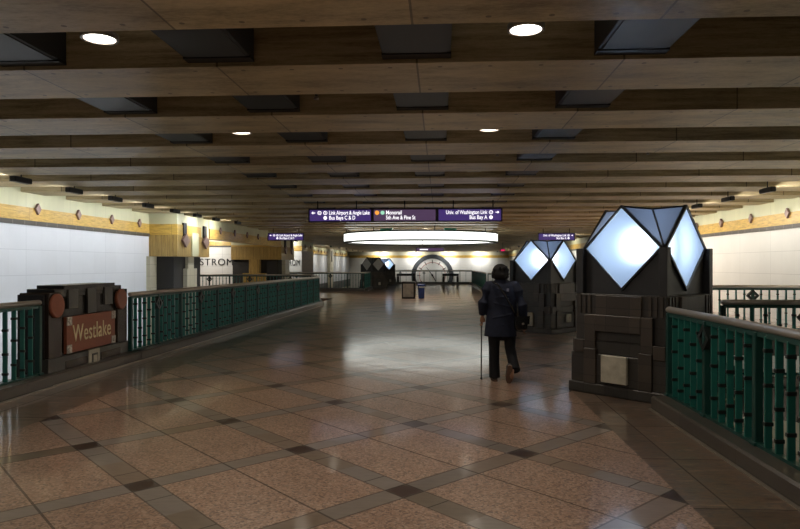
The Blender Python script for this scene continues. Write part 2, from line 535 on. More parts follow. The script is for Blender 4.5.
M['sign_mauve'] = emit('mauve_sign_face', lin(88, 66, 96), 0.78)
M['sign_text'] = emit('lit_sign_lettering', (1.0, 0.97, 1.0, 1), 1.3)
M['sign_orange'] = emit('lit_orange_disc', (1.0, 0.40, 0.06, 1), 1.0)
M['sign_green'] = emit('lit_green_disc', (0.4, 0.85, 0.6, 1), 0.9)
M['letters'] = plain('black_wall_lettering', (0.02, 0.02, 0.022, 1), 0.4)
M['terracotta'] = plain('terracotta_panel', (0.23, 0.072, 0.038, 1), 0.45, 0, 0.4, 0.06, 20)
M['gold'] = plain('pale_gold_lettering', (0.72, 0.62, 0.38, 1), 0.35, 0.2)
M['bracket'] = plain('brushed_corner_plate', (0.45, 0.42, 0.38, 1), 0.3, 0.5, 0.5, 0.3, 30)
M['wstone'] = stone_tile('black_sign_block_granite', (0.018, 0.014, 0.012, 1), 2.0, 2.0, 0.25)
M['wstone2'] = stone_tile('grey_sign_block_granite', (0.055, 0.053, 0.050, 1), 2.0, 2.0, 0.3)
M['wstone3'] = stone_tile('brown_sign_block_granite', (0.032, 0.020, 0.015, 1), 2.0, 2.0, 0.25)
M['bin_grey'] = plain('grey_pebble_bin_panel', (0.42, 0.41, 0.38, 1), 0.6)
M['bin_blue'] = plain('blue_plastic', (0.018, 0.05, 0.24, 1), 0.4)
M['white_pl'] = plain('white_plastic', (0.6, 0.62, 0.65, 1), 0.4)
M['clockface'] = plain('white_clock_face', (0.72, 0.72, 0.70, 1), 0.35, 0, 0.4, 0.03)
M['clockring'] = plain('dark_slate_ring', (0.055, 0.062, 0.07, 1), 0.3)
M['clockred'] = plain('faded_red_ring', (0.45, 0.23, 0.2, 1), 0.4)
M['teal_green'] = plain('teal_green_bracket', (0.05, 0.35, 0.30, 1), 0.4)  # plain teal-green colour of the small bracket blocks
M['red'] = emit('red_lit_letters', (0.8, 0.02, 0.12, 1), 1.2)

# ================================================================== STRUCTURE
CW = 0.4      # curb width
CH = 0.15

# floor slab with its stair openings left free
fb = MB()
def slab(poly):
    fb.prism(poly, 'z', 0.0, -0.35)
def lx(y): return -4.97 + (y - 11.0) * 0.032      # front edge of the left curb
slab([(-5.65, -4), (2.95, -4), (2.95, 8.0), (3.55, 8.0), (3.55, 16.0), (2.95, 17.0), (2.95, 54.4), (-5.0, 54.4), (-5.0, 31.0), (-5.65, 11.0)])
slab([(-10.0, 31.0), (-5.0, 31.0), (-5.0, 40.2), (-12.4, 40.2), (-12.4, 37.6), (-10.0, 37.6)])
slab([(2.95, 17.0), (9.3, 17.0), (9.3, 38.0), (2.95, 38.0)])
slab([(-16.0, 31.0), (-10.0, 31.0), (-10.0, 37.6), (-16.0, 37.6)])
struct('floor', fb, M['floor'])
lf = MB(); lf.box(-16, 9.5, -4, 91, -6.2, -6.0)
struct('floor_lower', lf, plain('grey_platform_floor', (0.16, 0.15, 0.14, 1), 0.5))

# ceiling: slab, beams
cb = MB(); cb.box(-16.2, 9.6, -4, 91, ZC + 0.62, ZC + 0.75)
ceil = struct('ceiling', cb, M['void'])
bmb = MB()
bmb.box(-16.1, 9.29, 0, 0.98, 0, 0.64)
b0 = None
Y0 = 5.70 - 4 * PITCH
k = 0
while Y0 + k * PITCH < 89.5:
    y = Y0 + k * PITCH
    if b0 is None:
        b0 = bmb.build('ceiling_beam', M['beam'], ceil)
        b0.location = (0, y, ZC)
    else:
        inst(b0, ceil, (0, y, ZC))
    k += 1

# left wall up to the first pier
def wall_stack(name, xf, sgn, y0, y1, wmat, trim_i, lower=True, zlow=-1.1, top=True):
    """xf: visible face; the wall lies behind it (sgn = -1 left, +1 right)"""
    t = 0.3
    def bx(a, z0, z1, mat, nm, par=None, proud=0.0):
        m = MB(); x0, x1 = sorted((xf - sgn * proud, xf + sgn * t)); m.box(x0, x1, y0, y1, z0, z1)
        return struct(nm, m, mat, par)
    w_ = bx(0, zlow, 2.56, wmat, name)
    bx(0, 2.56, 2.67, M['dtrim'], 'dark_tile_course', w_, 0.03)
    bx(0, 2.67, 2.99, M['band'], 'golden_band', w_, 0.02)
    bx(0, 2.99, ZC + 0.62, M['upper'], 'upper_course', w_)
    if lower:
        bx(0, zlow - 0.9, zlow, M['dstone'], 'dark_stone_course', w_, 0.05)
        bx(0, -6.0, zlow - 0.9, M['lowwall'], 'platform_course', w_)
    return w_

wl = wall_stack('wall_left', -10.0, -1, -4, 22.2, M['wallw_l'], 1)
wr = wall_stack('wall_right', 9.3, 1, -4, 90.0, M['wallw_r'], 2, zlow=-1.6)

dm = MB()
dm.prism([(0, -0.14), (0.105, 0), (0, 0.14), (-0.105, 0)], 'x', -0.03, 0.03)
orn = None
def ornament(par, x, y, z=2.97):
    global orn
    if orn is None:
        orn = dm.build('diamond_ornament', M['diamond'], par); orn.location = (x, y, z)
    else:
        inst(orn, par, (x, y, z))
for i in range(-4, 4):
    ornament(wl, -9.95, 15.79 + i * 1.85)
for i in range(-4, 12):
    ornament(wr, 9.25, 18.2 + i * 2.08)

# header over the shops (x = -9), pier one and pier two
def header(name, x, y0, y1, mats=('upper', 'band')):
    m = MB(); m.box(x - 0.35, x, y0, y1, 2.99, ZC + 0.62)
    h = struct(name, m, M[mats[0]])
    m = MB(); m.box(x - 0.35, x + 0.02, y0, y1, 2.60, 2.99)
    struct('golden_band', m, M[mats[1]], h)
    return h
hd = header('wall_header', -9.0, 25.3, 36.9)
for i in range(5):
    ornament(hd, -8.95, 26.5 + i * 1.86)

def pier(name, y0, y1, xb, xf, wide=False):
    """stepped pier: dark columns, cream pilaster, golden lintel, bright upper block with two barred diamonds"""
    m = MB()
    m.box(xb, xf - 0.25, y0 + 0.3, y1 - 0.3, -6.0, 1.9)
    p = struct(name, m, M['pier_dark'])
    m = MB(); m.box(xb, xf, y0, y1, 1.88, 2.62)
    struct('golden_lintel', m, M['plank'], p)
    m = MB(); m.box(xb, xf - 0.02, y0 + 0.02, y1 - 0.02, 2.62, ZC + 0.62)
    struct('upper_block', m, M['upper'], p)
    m = MB(); m.box(xb, xf + 0.01, y0 - 0.01, y1 - 0.9, 2.62, 2.99) if not wide else m.box(xb, xf - 0.01, y0 + 0.01, y0 + 0.3, 2.62, 2.7)
    struct('golden_band', m, M['band_x'], p)
    return p
p1 = pier('wall_pier_near', 22.15, 25.3, -10.3, -9.0)
# cream pilaster where the left wall ends and the stepped cream centre of the pier
m = MB(); m.box(-10.25, -9.86, 21.95, 22.5, -1.5, 1.88)
struct('cream_pilaster', m, M['cream'], p1)
m = MB(); m.box(-9.4, -9.1, 23.3, 24.25, -6.0, 1.45); m.box(-9.4, -9.14, 23.5, 24.05, 1.45, 1.88)
struct('stepped_pilaster', m, M['cream'], p1)
# bright side face blocks with barred diamonds
def barred(par, x, y, zc=2.62):
    m = MB(); m.box(x - 0.02, x + 0.05, y - 0.13, y + 0.13, zc - 0.1, zc + 0.44)
    m.build('dark_bar', M['pier_dark'], par)
    m = MB(); m.prism([(y, zc - 0.42), (y + 0.32, zc - 0.17), (y, zc + 0.08), (y - 0.32, zc - 0.17)], 'x', x + 0.02, x + 0.10)
    m.build('barred_diamond', M['diamond'], par)
barred(p1, -9.0, 22.75); barred(p1, -9.0, 24.75)
m = MB(); m.box(-9.1, -8.97, 23.45, 24.1, 1.9, 2.75)
struct('cream_keystone', m, M['upper'], p1)

p2 = pier('wall_pier_far', 37.0, 40.3, -11.9, -9.0, True)
m = MB(); m.box(-11.2, -9.9, 36.9, 37.4, -0.3, 1.1); m.box(-10.85, -10.25, 36.95, 37.4, 1.1, 1.88)
struct('stepped_pilaster', m, M['plank'], p2)
m = MB(); m.box(-9.35, -9.05, 38.2, 39.3, -0.3, 1.88)
struct('side_pilaster', m, M['cream'], p2)
barred(p2, -9.0, 37.9); barred(p2, -9.0, 39.5)

# shop recess between the piers
m = MB(); m.box(-16.0, -11.55, 37.6, 37.9, -0.3, 2.6)
sf = struct('wall_storefront', m, M['wallw_x'])
m = MB(); m.box(-16.0, -11.55, 37.58, 37.9, 2.6, 2.7); struct('dark_tile_course', m, M['dtrim'], sf)
m = MB(); m.box(-16.0, -11.55, 37.57, 37.9, 2.7, 2.95); struct('golden_band', m, M['band_x'], sf)
m = MB(); m.box(-16.0, -11.55, 37.6, 37.9, 2.95, ZC + 0.62); struct('upper_course', m, M['upper_x'], sf)
m = MB(); m.box(-16.3, -16.0, 22.0, 41, -6, ZC + 0.62); struct('wall_recess_back', m, M['wallw_l'])
m = MB(); m.box(-16.0, -10.3, 21.9, 22.2, -6, ZC + 0.62); struct('wall_recess_side', m, M['wallw_x'])

# left wall beyond pier two, with a third pier carrying the second shop name
wf = wall_stack('wall_left_far', -12.4, -1, 40.2, 90.0, M['wallw_l'], 3, zlow=-0.4)
for i in range(20):
    ornament(wf, -12.35, 53.5 + i * 1.86)
m = MB(); m.box(-12.5, -10.2, 48.2, 52.6, -6.0, 2.6)
p3 = struct('wall_pier_white', m, M['wallw_x'])
m = MB(); m.box(-10.25, -10.18, 48.25, 52.6, -6.0, 2.6); struct('mauve_side_panel', m, M['mauve'], p3)
m = MB(); m.box(-12.5, -10.16, 48.16, 52.62, 2.6, 2.99); struct('golden_band', m, M['band'], p3)
m = MB(); m.box(-12.5, -10.2, 48.2, 52.6, 2.99, ZC + 0.62); struct('upper_course', m, M['upper'], p3)
for i in range(2): ornament(p3, -10.14, 49.2 + i * 2.2)
m = MB(); m.box(-12.5, -12.1, 72.2, 74.4, -6.0, ZC + 0.6)
p4 = struct('wall_pilaster_cream', m, M['cream'])
m = MB(); m.box(-12.12, -12.04, 73.1, 73.5, 1.9, 3.1); m.build('dark_bar', M['duct'], p4)

# far wall
m = MB(); m.box(-12.4, 9.3, 90.0, 90.3, -6, 2.5); wfar = struct('wall_far', m, M['wallw_x'])
m = MB(); m.box(-12.4, 9.3, 89.96, 90.3, 2.5, 2.85); struct('golden_band', m, M['band_x'], wfar)
m = MB(); m.box(-12.4, 9.3, 90.0, 90.3, 2.85, ZC + 0.62); struct('upper_course', m, M['upper_x'], wfar)
# wall behind the camera
m = MB(); m.box(-16.2, 9.6, -4.3, -4, -6, ZC + 0.75); struct('wall_back', m, M['dstone'])

# storefront lettering
ro = (PI / 2, 0, 0)
text_obj('shop_lettering', 'NORDSTROM', 0.56, M['letters'], sf, (-11.93, 37.57, 1.72), ro, 0.015, 'RIGHT', 0.0, 1.0, 1.16)
text_obj('shop_lettering', 'NORDSTROM', 0.62, M['letters'], p3, (-10.3, 48.17, 1.72), ro, 0.015, 'RIGHT', 0.0, 0.62, 1.05)

# ------------------------------------------------------------------ curbs (structure)
trim_n = [0]
def curb(pts, front, nm=None):
    """pts: centre line; front=+1/-1: side (left of the direction is +1) that carries the pale strip"""
    mb = MB()
    st = MB()
    for a, b in zip(pts[:-1], pts[1:]):
        a = Vector(a); b = Vector(b); d = (b - a).normalized(); n = Vector((-d.y, d.x))
        q = [a - d * 0 + n * CW / 2, a - n * CW / 2, b - n * CW / 2, b + n * CW / 2]
        bz = 0.02
        q2 = [a + n * (CW / 2 - bz), a - n * (CW / 2 - bz), b - n * (CW / 2 - bz), b + n * (CW / 2 - bz)]
        mb.add([(p.x, p.y, -0.42) for p in q] + [(p.x, p.y, CH - bz) for p in q] + [(p.x, p.y, CH) for p in q2],
               [(3, 2, 1, 0), (0, 1, 5, 4), (1, 2, 6, 5), (2, 3, 7, 6), (3, 0, 4, 7), (4, 5, 9, 8), (5, 6, 10, 9), (6, 7, 11, 10), (7, 4, 8, 11), (8, 9, 10, 11)])
        o1 = n * front * (CW / 2 + 0.002); o2 = n * front * (CW / 2 + 0.028)
        s_ = [a + o1, b + o1, b + o2, a + o2]
        st.add([(p.x, p.y, 0.0) for p in s_] + [(p.x, p.y, 0.012) for p in s_],
               [(3, 2, 1, 0), (4, 5, 6, 7), (0, 1, 5, 4), (1, 2, 6, 5), (2, 3, 7, 6), (3, 0, 4, 7)])
    trim_n[0] += 1
    c = struct('trim_%d' % trim_n[0], mb, M['curb'])
    st.build('metal_strip', M['strip'], c)
    return c


# ------------------------------------------------------------------ railings
HR = 1.10
def baluster_mesh(zs):
    mb = MB()
    mb.box(-0.010, 0.010, -0.027, 0.027, CH, HR - 0.06)
    for z in zs:
        mb.box(-0.017, 0.017, -0.036, 0.036, z - 0.016, z + 0.016, 1, 0.004)
    return mb
protos = {}
def proto_part(key, fn, mats, parent):
    """first use builds the mesh, later uses copy the object"""
    if key not in protos:
        protos[key] = fn().build(key[0], mats, parent)
        return protos[key]
    c = protos[key].copy(); COL.objects.link(c); c.parent = parent
    c.location = (0, 0, 0); c.rotation_euler = (0, 0, 0)
    return c
def post_mesh():
    mb = MB()
    mb.box(-0.028, 0.028, -0.035, 0.035, CH, HR - 0.04, 0, 0.006)
    mb.box(-0.045, 0.045, -0.05, 0.05, CH, CH + 0.03, 0, 0.006)
    return mb
def diamond_frame_mesh():
    mb = MB()
    z = HR - 0.20; a, b = 0.135, 0.075
    for s in range(4):
        p = [(0, z - a), (a, z), (0, z + a), (-a, z)]; q = [(0, z - b), (b, z), (0, z + b), (-b, z)]
        i, j = s, (s + 1) % 4
        mb.prism([p[i], p[j], q[j], q[i]], 'y', -0.04, 0.04)
    return mb

def rail(p0, p1, label, step=1.0, nb=5, group=None, diamonds=True, end_posts=True, cat='railing', side=1, with_curb=True):
    p0 = Vector(p0); p1 = Vector(p1); d = p1 - p0; L = d.length
    rz = math.atan2(d.y, d.x)
    t = empty('railing', (p0.x, p0.y, 0), rz, label, cat, group)
    flip = 0 if 'nearest teal' in label else 1
    if with_curb: curb([p0, p1], side)
    mb = MB()
    mb.tube([(-0.03, 0, HR), (-0.01, 0, HR), (L + 0.01, 0, HR), (L + 0.03, 0, HR)], [(0.02, 0.015), (0.042, 0.036), (0.042, 0.036), (0.02, 0.015)], 14)
    mb.build('handrail', M['handrail'], t)
    mb = MB(); mb.box(0, L, -0.02, 0.02, HR - 0.075, HR - 0.03)
    mb.build('top_bar', M['teal_d'], t)
    mb = MB(); mb.box(0, L, -0.03, 0.03, CH, CH + 0.025)
    mb.build('bottom_bar', M['teal_d'], t)
    n = max(1, round(L / step)); st = L / n
    for i in range(n + 1):
        o = proto_part(('post',), post_mesh, M['teal_d'], t); o.location = (i * st, 0, 0)
        if diamonds and i % 2 == flip and 0 < i < n:
            o = proto_part(('diamond_frame',), diamond_frame_mesh, M['collar'], t); o.location = (i * st, 0, 0)
    if nb:
        for i in range(n):
            for j in range(nb):
                v = j % 2
                zs = (0.36, 0.66, 0.93) if v == 0 else (0.27, 0.51, 0.80)
                o = proto_part(('baluster', v), lambda zs=zs: baluster_mesh(zs), [M['teal'], M['collar']], t)
                o.location = (i * st + st * (j + 1) / (nb + 1), 0, 0)
    return t

g_near = 'teal railings around the stair openings'
rail((-5.30, -1.5), (-5.25, 8.34), 'teal railing with bronze handrail running up to the near side of the Westlake block', side=-1)
rail((-5.17, 10.75), (-4.76, 25.7), 'long teal railing with bronze handrail running from the Westlake block down the hall', side=-1)
rail((-4.80, 25.82), (-5.97, 30.85), 'short teal railing slanting off the end of the long railing', side=-1)
rail((-6.12, 31.0), (-12.0, 31.0), 'teal cross railing in front of the shop recess behind the long railing', side=-1)
rail((-11.9, 40.0), (-4.6, 40.0), 'teal cross railing at the second opening beyond the long railing', side=1)
rail((-4.6, 40.15), (-4.6, 43.2), 'short teal railing from the second opening back to the dark lamp kiosk', side=-1, with_curb=True)
rail((2.60, -1.5), (2.53, 7.45), 'nearest teal railing with bronze handrail ending at the big lamp kiosk', side=1)
rail((3.75, 9.0), (9.2, 9.0), 'teal cross railing directly behind the nearest railing, right of the big kiosk', side=1)
rail((3.75, 15.3), (9.2, 15.3), 'farther teal cross railing in front of the cream wall behind the big kiosk', side=1)
rail((3.4, 9.3), (3.4, 15.3), 'teal railing hidden behind the big kiosk along the passage', side=1, nb=3)
rail((2.75, 38.1), (9.2, 38.1), 'distant teal cross railing beyond the walking person', side=-1, nb=3)
rail((2.63, 38.25), (2.6, 54.0), 'distant teal railing leading back to the clock wall', side=1)
rail((-6.2, 54.2), (2.6, 54.2), 'distant teal railing crossing in front of the round clock', side=-1, nb=1)
# walkway slabs carrying the two cross railings
m = MB(); m.box(3.5, 9.3, 8.75, 9.25, -0.30, 0.0); m.box(3.5, 9.3, 15.05, 15.55, -0.2, 0.0)
struct('trim_walkway', m, M['curb'])

# ------------------------------------------------------------------ clock on the far wall
ck = empty('wall_clock', (-1.03, 89.9, 0.12), 0, 'huge round clock with dark slate ring on the far end wall', 'clock')
def annulus(r0, r1, y0, y1, n=64, dx=0.0):
    mb = MB(); vs = []
    for r, y in ((r0, y0), (r1, y0), (r1, y1), (r0, y1)):
        for j in range(n):
            a = 2 * PI * j / n; vs.append((r * math.sin(a), y, r * math.cos(a)))
    fs = []
    for q in range(4):
        for j in range(n):
            k2 = (j + 1) % n; q2 = (q + 1) % 4
            fs.append((q * n + j, q * n + k2, q2 * n + k2, q2 * n + j))
    return mb.add(vs, fs, 0, False)
annulus(2.28, 2.85, -0.18, 0.06).build('clock_ring', M['clockring'], ck)
m = MB(); vs = [(2.3 * math.sin(2 * PI * j / 64), y, 2.3 * math.cos(2 * PI * j / 64)) for y in (-0.1, 0.05) for j in range(64)]
m.add(vs, [list(range(64)), list(range(127, 63, -1))] + [(j, (j + 1) % 64, 64 + (j + 1) % 64, 64 + j) for j in range(64)])
m.build('clock_dial', M['clockface'], ck)
annulus(1.72, 1.80, -0.13, -0.09).build('red_minute_ring', M['clockred'], ck)
for i in range(12):
    a = i * PI / 6
    mb = MB(); mb.box(-0.05, 0.05, -0.14, -0.1, 1.62, 2.1)
    o = mb.build('hour_mark', M['clockring'], ck); o.rotation_euler = (0, a, 0)
for nm, ln, tail, wd, an in (('minute_hand', 1.35, 0.3, 0.06, -36), ('hour_hand', 0.95, 0.2, 0.09, 150)):
    mb = MB(); mb.prism([(-wd, -tail), (wd, -tail), (wd * 0.4, ln), (-wd * 0.4, ln)], 'y', -0.19, -0.15)
    o = mb.build(nm, M['black'], ck); o.rotation_euler = (0, R(an), 0)
mb = MB(); mb.tube([(0, -0.24, 0), (0, -0.1, 0)], 0.14, 20); mb.build('hub', M['black'], ck)

# dark stair flank blocks between the distant railing and the far wall
def flank(x0, x1, name, label):
    t = empty(name, ((x0 + x1) / 2, 56.5, 0), 0, label, 'parapet')
    w2 = (x1 - x0) / 2
    m = MB(); m.box(-w2, w2, -0.3, 0.3, 0.62, 0.82); m.build('coping', M['pier_dark'], t)
    m = MB(); m.box(-w2, -w2 + 0.2, -0.25, 0.25, -6.0, 0.60); m.build('pillar', M['pier_dark'], t)
    m = MB(); m.box(w2 - 0.2, w2, -0.25, 0.25, -6.0, 0.60); m.build('pillar', M['pier_dark'], t)
    m = MB(); m.box(-w2, w2, -0.25, 0.25, -6.0, -0.05); m.build('plinth', M['pier_dark'], t)
flank(-3.7, -2.1, 'stair_parapet', 'dark open stone parapet left of the round clock')
flank(0.2, 1.6, 'stair_parapet', 'dark open stone parapet right of the round clock')

# ================================================================== KIOSKS
def build_kiosk(lit=True):
    t = empty('lamp_kiosk')
    m = MB()
    m.box(-0.67, 0.67, -0.67, 0.67, 0, 0.13, 0, 0.01)
    m.build('plinth', M['kstone'], t)
    m = MB()
    m.box(-0.645, 0.645, -0.645, 0.645, 0.13, 0.50, 0, 0.008)
    m.box(-0.62, 0.62, -0.62, 0.62, 0.50, 0.66, 0, 0.008)
    m.build('stepped_base', M['kstone'], t)
    m = MB()
    m.box(-0.60, 0.60, -0.60, 0.60, 0.66, 1.235, 0, 0.006)
    m.build('shaft', M['kstone'], t)
    # raised stepped blocks of a blind doorway on every face
    for q in range(4):
        m = MB()
        for (a0, a1, z0, z1, pr) in ((-0.30, 0.30, 0.78, 0.98, 0.055), (-0.45, -0.30, 0.56, 0.98, 0.05), (0.30, 0.45, 0.56, 0.98, 0.05), (-0.30, 0.30, 0.98, 1.22, 0.03),
                                     (-0.60, -0.45, 0.50, 0.66, 0.05), (0.45, 0.60, 0.50, 0.66, 0.05), (-0.45, -0.28, 0.13, 0.56, 0.07), (0.28, 0.45, 0.13, 0.56, 0.07)):
            m.box(a0, a1, -0.60 - pr, -0.59, z0, z1, 0, 0.005)
        for a in (-0.54, -0.47, -0.40, 0.40, 0.47, 0.54):
            m.box(a - 0.018, a + 0.018, -0.615, -0.59, 0.99, 1.22)
        o = m.build('doorway_relief', M['kstone2'], t); o.rotation_euler = (0, 0, q * PI / 2)
    # plaques
    m = MB(); m.box(-0.19, 0.15, -0.70, -0.65, 0.17, 0.50, 0, 0.006)
    o = m.build('stone_plaque', M['plaque'], t)
    o.rotation_euler = (0, 0, -PI / 2)
    m = MB(); m.box(-0.08, 0.08, -0.70, -0.65, 0.26, 0.46, 0, 0.006)
    o = m.build('small_plaque', M['plaque'], t)
    # hollow head with the V cut for the lower half of every lamp diamond
    H = 0.535; zc = 1.8; r = 0.51
    for q in range(4):
        m = MB(); m.box(-0.60, -0.50, -0.60, -0.50, 1.235, 1.80, 0, 0.005)
        o = m.build('corner_pillar', M['kpanel'], t); o.rotation_euler = (0, 0, q * PI / 2)
        m = MB()
        left = [(-H, 1.235), (0, 1.235), (0, 1.29), (-r, zc), (-H, zc)]
        right = [(0, 1.235), (H, 1.235), (H, zc), (r, zc), (0, 1.29)]
        m.prism([(-H + 0.03, 1.235), (H - 0.03, 1.235), (H - 0.03, zc - 0.02), (r - 0.02, zc - 0.02), (0, 1.285), (-r + 0.02, zc - 0.02), (-H + 0.03, zc - 0.02)], 'y', -H + 0.01, -H + 0.04)
        o = m.build('head_panel', M['kpanel'], t); o.rotation_euler = (0, 0, q * PI / 2)
        # diamond frame
        m = MB()
        o_, i_ = r + 0.012, r - 0.022
        P = [(0, zc - o_), (o_, zc), (0, zc + o_), (-o_, zc)]; Q = [(0, zc - i_), (i_, zc), (0, zc + i_), (-i_, zc)]
        for s in range(4):
            j = (s + 1) % 4
            m.prism([P[s], P[j], Q[j], Q[s]], 'y', -H - 0.02, -H + 0.03)
        o = m.build('diamond_frame', M['frame'], t); o.rotation_euler = (0, 0, q * PI / 2)
        m = MB(); y = -H + 0.002
        m.add([(0, y, zc - i_ - .008), (i_ + .008, y, zc), (0, y, zc + i_ + .008), (-i_ - .008, y, zc)], [(0, 1, 2, 3)])
        o2 = m.build('lamp_panel', M['lglass'], t, recalc=False); o2.rotation_euler = (0, 0, q * PI / 2)
    # crown facets: apexes of neighbouring faces, valley V, shared corner
    for q in range(4):
        A1 = (0, -H, 2.305); A2 = (H, 0, 2.305); P = (H - 0.005, -H + 0.005, 1.80)
        V = (0.235, -0.235, 2.275); Cc = (0, 0, 2.275)
        for tri, nm in (((A1, P, V), 'facet_panel'), ((A2, V, P), 'facet_panel')):
            m = MB(); m.add(tri, [(0, 1, 2)])
            o = m.build(nm, M['fglass'], t, recalc=False); o.rotation_euler = (0, 0, q * PI / 2)
        m = MB()
        m.add([A1, V, Cc], [(0, 1, 2)]); m.add([A2, Cc, V], [(0, 1, 2)])
        for a, b in ((A1, V), (V, A2), (P, V)):
            m.tube([a, b], 0.013, 6, smooth=False)
        o = m.build('crown_frame', M['frame'], t); o.rotation_euler = (0, 0, q * PI / 2)
    return t

def kiosk_light(t, watts=P_LAMP):
    ld = bpy.data.lights.new('kiosk_lamp', 'POINT'); ld.energy = watts; ld.color = (0.86, 0.94, 1.0); ld.shadow_soft_size = 0.07
    lo = bpy.data.objects.new('kiosk_lamp', ld); COL.objects.link(lo); lo.parent = t; lo.location = (0, 0, 1.84)

kA = build_kiosk()
spots = [((2.58, 8.53), 45, True, 'largest dark stone kiosk topped by glowing blue-white diamond lamps at the nearest railing'),
         ((2.54, 16.2), 45, True, 'second dark stone kiosk with lit diamond lamps beyond the walking person'),
         ((-4.5, 44.3), 45, False, 'far dark stone kiosk whose diamond lamps are unlit grey'),
         ((-4.4, 52.5), 45, True, 'farthest dark stone kiosk, with one lit diamond showing behind the unlit one')]
kk = [kA] + [copy_tree(kA) for _ in spots[1:]]
for (o, (xy, a, lit, lab)), hz in zip(zip(kk, spots), (1.0, 0.945, 0.9, 0.9)):
    o.location = (xy[0], xy[1], 0); o.rotation_euler = (0, 0, R(a)); o.scale = (1, 1, hz)
    tag(o, lab, 'kiosk', 'stone lamp kiosks')
    if lit: kiosk_light(o)
    else:
        for c in kids(o):
            if c.name.startswith('lamp_panel'):
                c.material_slots[0].link = 'OBJECT'; c.material_slots[0].material = M['unlit']

# ================================================================== WESTLAKE BLOCK
wb = empty('station_name_block', (-5.2, 8.43, 0), 0, 'dark stepped granite block with terracotta name panel Westlake between two teal railings', 'sign block')
# local: y along the front, -x into the block
def wbox(name, mat, boxes, par=wb, bev=0.006):
    m = MB()
    for b in boxes: m.box(*b, 0, bev)
    return m.build(name, mat, par)
wbox('base', M['wstone2'], [(-0.42, 0.03, 0.0, 2.24, 0.0, 0.34), (-0.42, 0.0, 0.62, 0.9, 0.34, 0.36)])
for y0, y1 in ((0.40, 0.95), (1.35, 1.95)):
    wbox('base_inlay', M['wstone3'], [(0.0, 0.04, y0, y1, 0.05, 0.26)], bev=0.002)
wbox('shaft', M['wstone'], [(-0.40, -0.02, 0.0, 2.24, 0.34, 1.20)])
wbox('stepped_top', M['wstone'], [(-0.40, 0.0, 0.20, 2.06, 1.15, 1.265), (-0.40, 0.005, 0.42, 1.84, 1.20, 1.31)])
for y0, y1, zt in ((0.02, 0.34, 1.22), (1.90, 2.22, 1.20)):
    wbox('corner_column', M['wstone3'], [(-0.38, 0.02, y0, y1, 0.34, zt)])
for y0, y1, z0 in ((0.50, 0.74, 0.98), (1.00, 1.24, 0.88), (1.50, 1.74, 0.98)):
    wbox('grey_inlay', M['wstone2'], [(-0.01, 0.022, y0, y1, z0, 1.25)], bev=0.002)
wbox('name_panel', M['terracotta'], [(0.0, 0.05, 0.40, 1.76, 0.36, 0.87)])
for y, z in ((0.40, 0.36), (0.40, 0.75), (1.64, 0.36), (1.64, 0.75)):
    wbox('corner_plate', M['bracket'], [(0.045, 0.06, y, y + 0.12, z, z + 0.12)], bev=0.003)
    m = MB(); m.prism([(y + 0.06, z + 0.02), (y + 0.10, z + 0.06), (y + 0.06, z + 0.10), (y + 0.02, z + 0.06)], 'x', 0.055, 0.07)
    m.build('corner_stud', M['bracket'], wb)
for yc in (0.19, 2.0):
    m = MB(); m.tube([(0.0, yc, 1.04), (0.045, yc, 1.04), (0.055, yc, 1.04)], [0.165, 0.165, 0.15], 36)
    m.build('terracotta_disc', M['terracotta'], wb)
rx = (PI / 2, 0, PI / 2)
text_obj('name_lettering', 'Westlake', 0.345, M['gold'], wb, (0.052, 1.08, 0.615), rx, 0.005, 'CENTER', 0.0, 0.77, 1.06)
wbox('wall_plate', M['plaque'], [(0.03, 0.05, 0.99, 1.29, 0.05, 0.34)], bev=0.003)
wbox('plate_recess', M['wstone2'], [(0.045, 0.058, 1.06, 1.22, 0.11, 0.28)], bev=0.002)
wbox('plate_button', M['plaque'], [(0.05, 0.066, 1.09, 1.19, 0.14, 0.25)], bev=0.003)
curb([(-5.28, 8.3), (-5.17, 10.9)], -1)

# ================================================================== CEILING FITTINGS
# duct boxes hanging between the beams, four columns
def duct_proto():
    t = empty('ceiling_duct_box')
    m = MB(); y1 = PITCH - 0.98
    m.box(-0.29, 0.29, -y1, 0.0, 0.05, 0.62)
    m.build('casing', M['duct'], t)
    m = MB(); m.box(-0.295, 0.295, -0.13, -0.004, 0.035, 0.06); m.build('edge_flange', M['duct_edge'], t)
    m = MB(); m.box(0.0, 0.0, 0, 0, 0, 0) if False else m.box(-0.26, 0.26, -y1 + 0.04, -0.15, 0.04, 0.055); m.build('bottom_plate', M['duct'], t)
    return t
dp = None
ords = ['nearest', 'second', 'third', 'fourth', 'fifth', 'sixth', 'seventh', 'eighth', 'ninth', 'tenth', 'eleventh', 'twelfth', 'thirteenth', 'fourteenth', 'fifteenth', 'sixteenth',
        'seventeenth', 'eighteenth', 'nineteenth', 'twentieth']
cols = ((-3.62, 'column left of the downlights'), (-1.92, 'column just left of the centre line'), (-0.2, 'centre column above the walkway'), (1.6, 'column above the lamp kiosks'))
for i in range(9):
    for cx, cn in cols:
        o = duct_proto() if dp is None else copy_tree(dp)
        if dp is None: dp = o
        o.location = (cx, 5.70 + i * PITCH, ZC)
        tag(o, 'dark grey duct box, %s in the %s' % (ords[i], cn), 'duct', 'duct boxes between the ceiling beams')

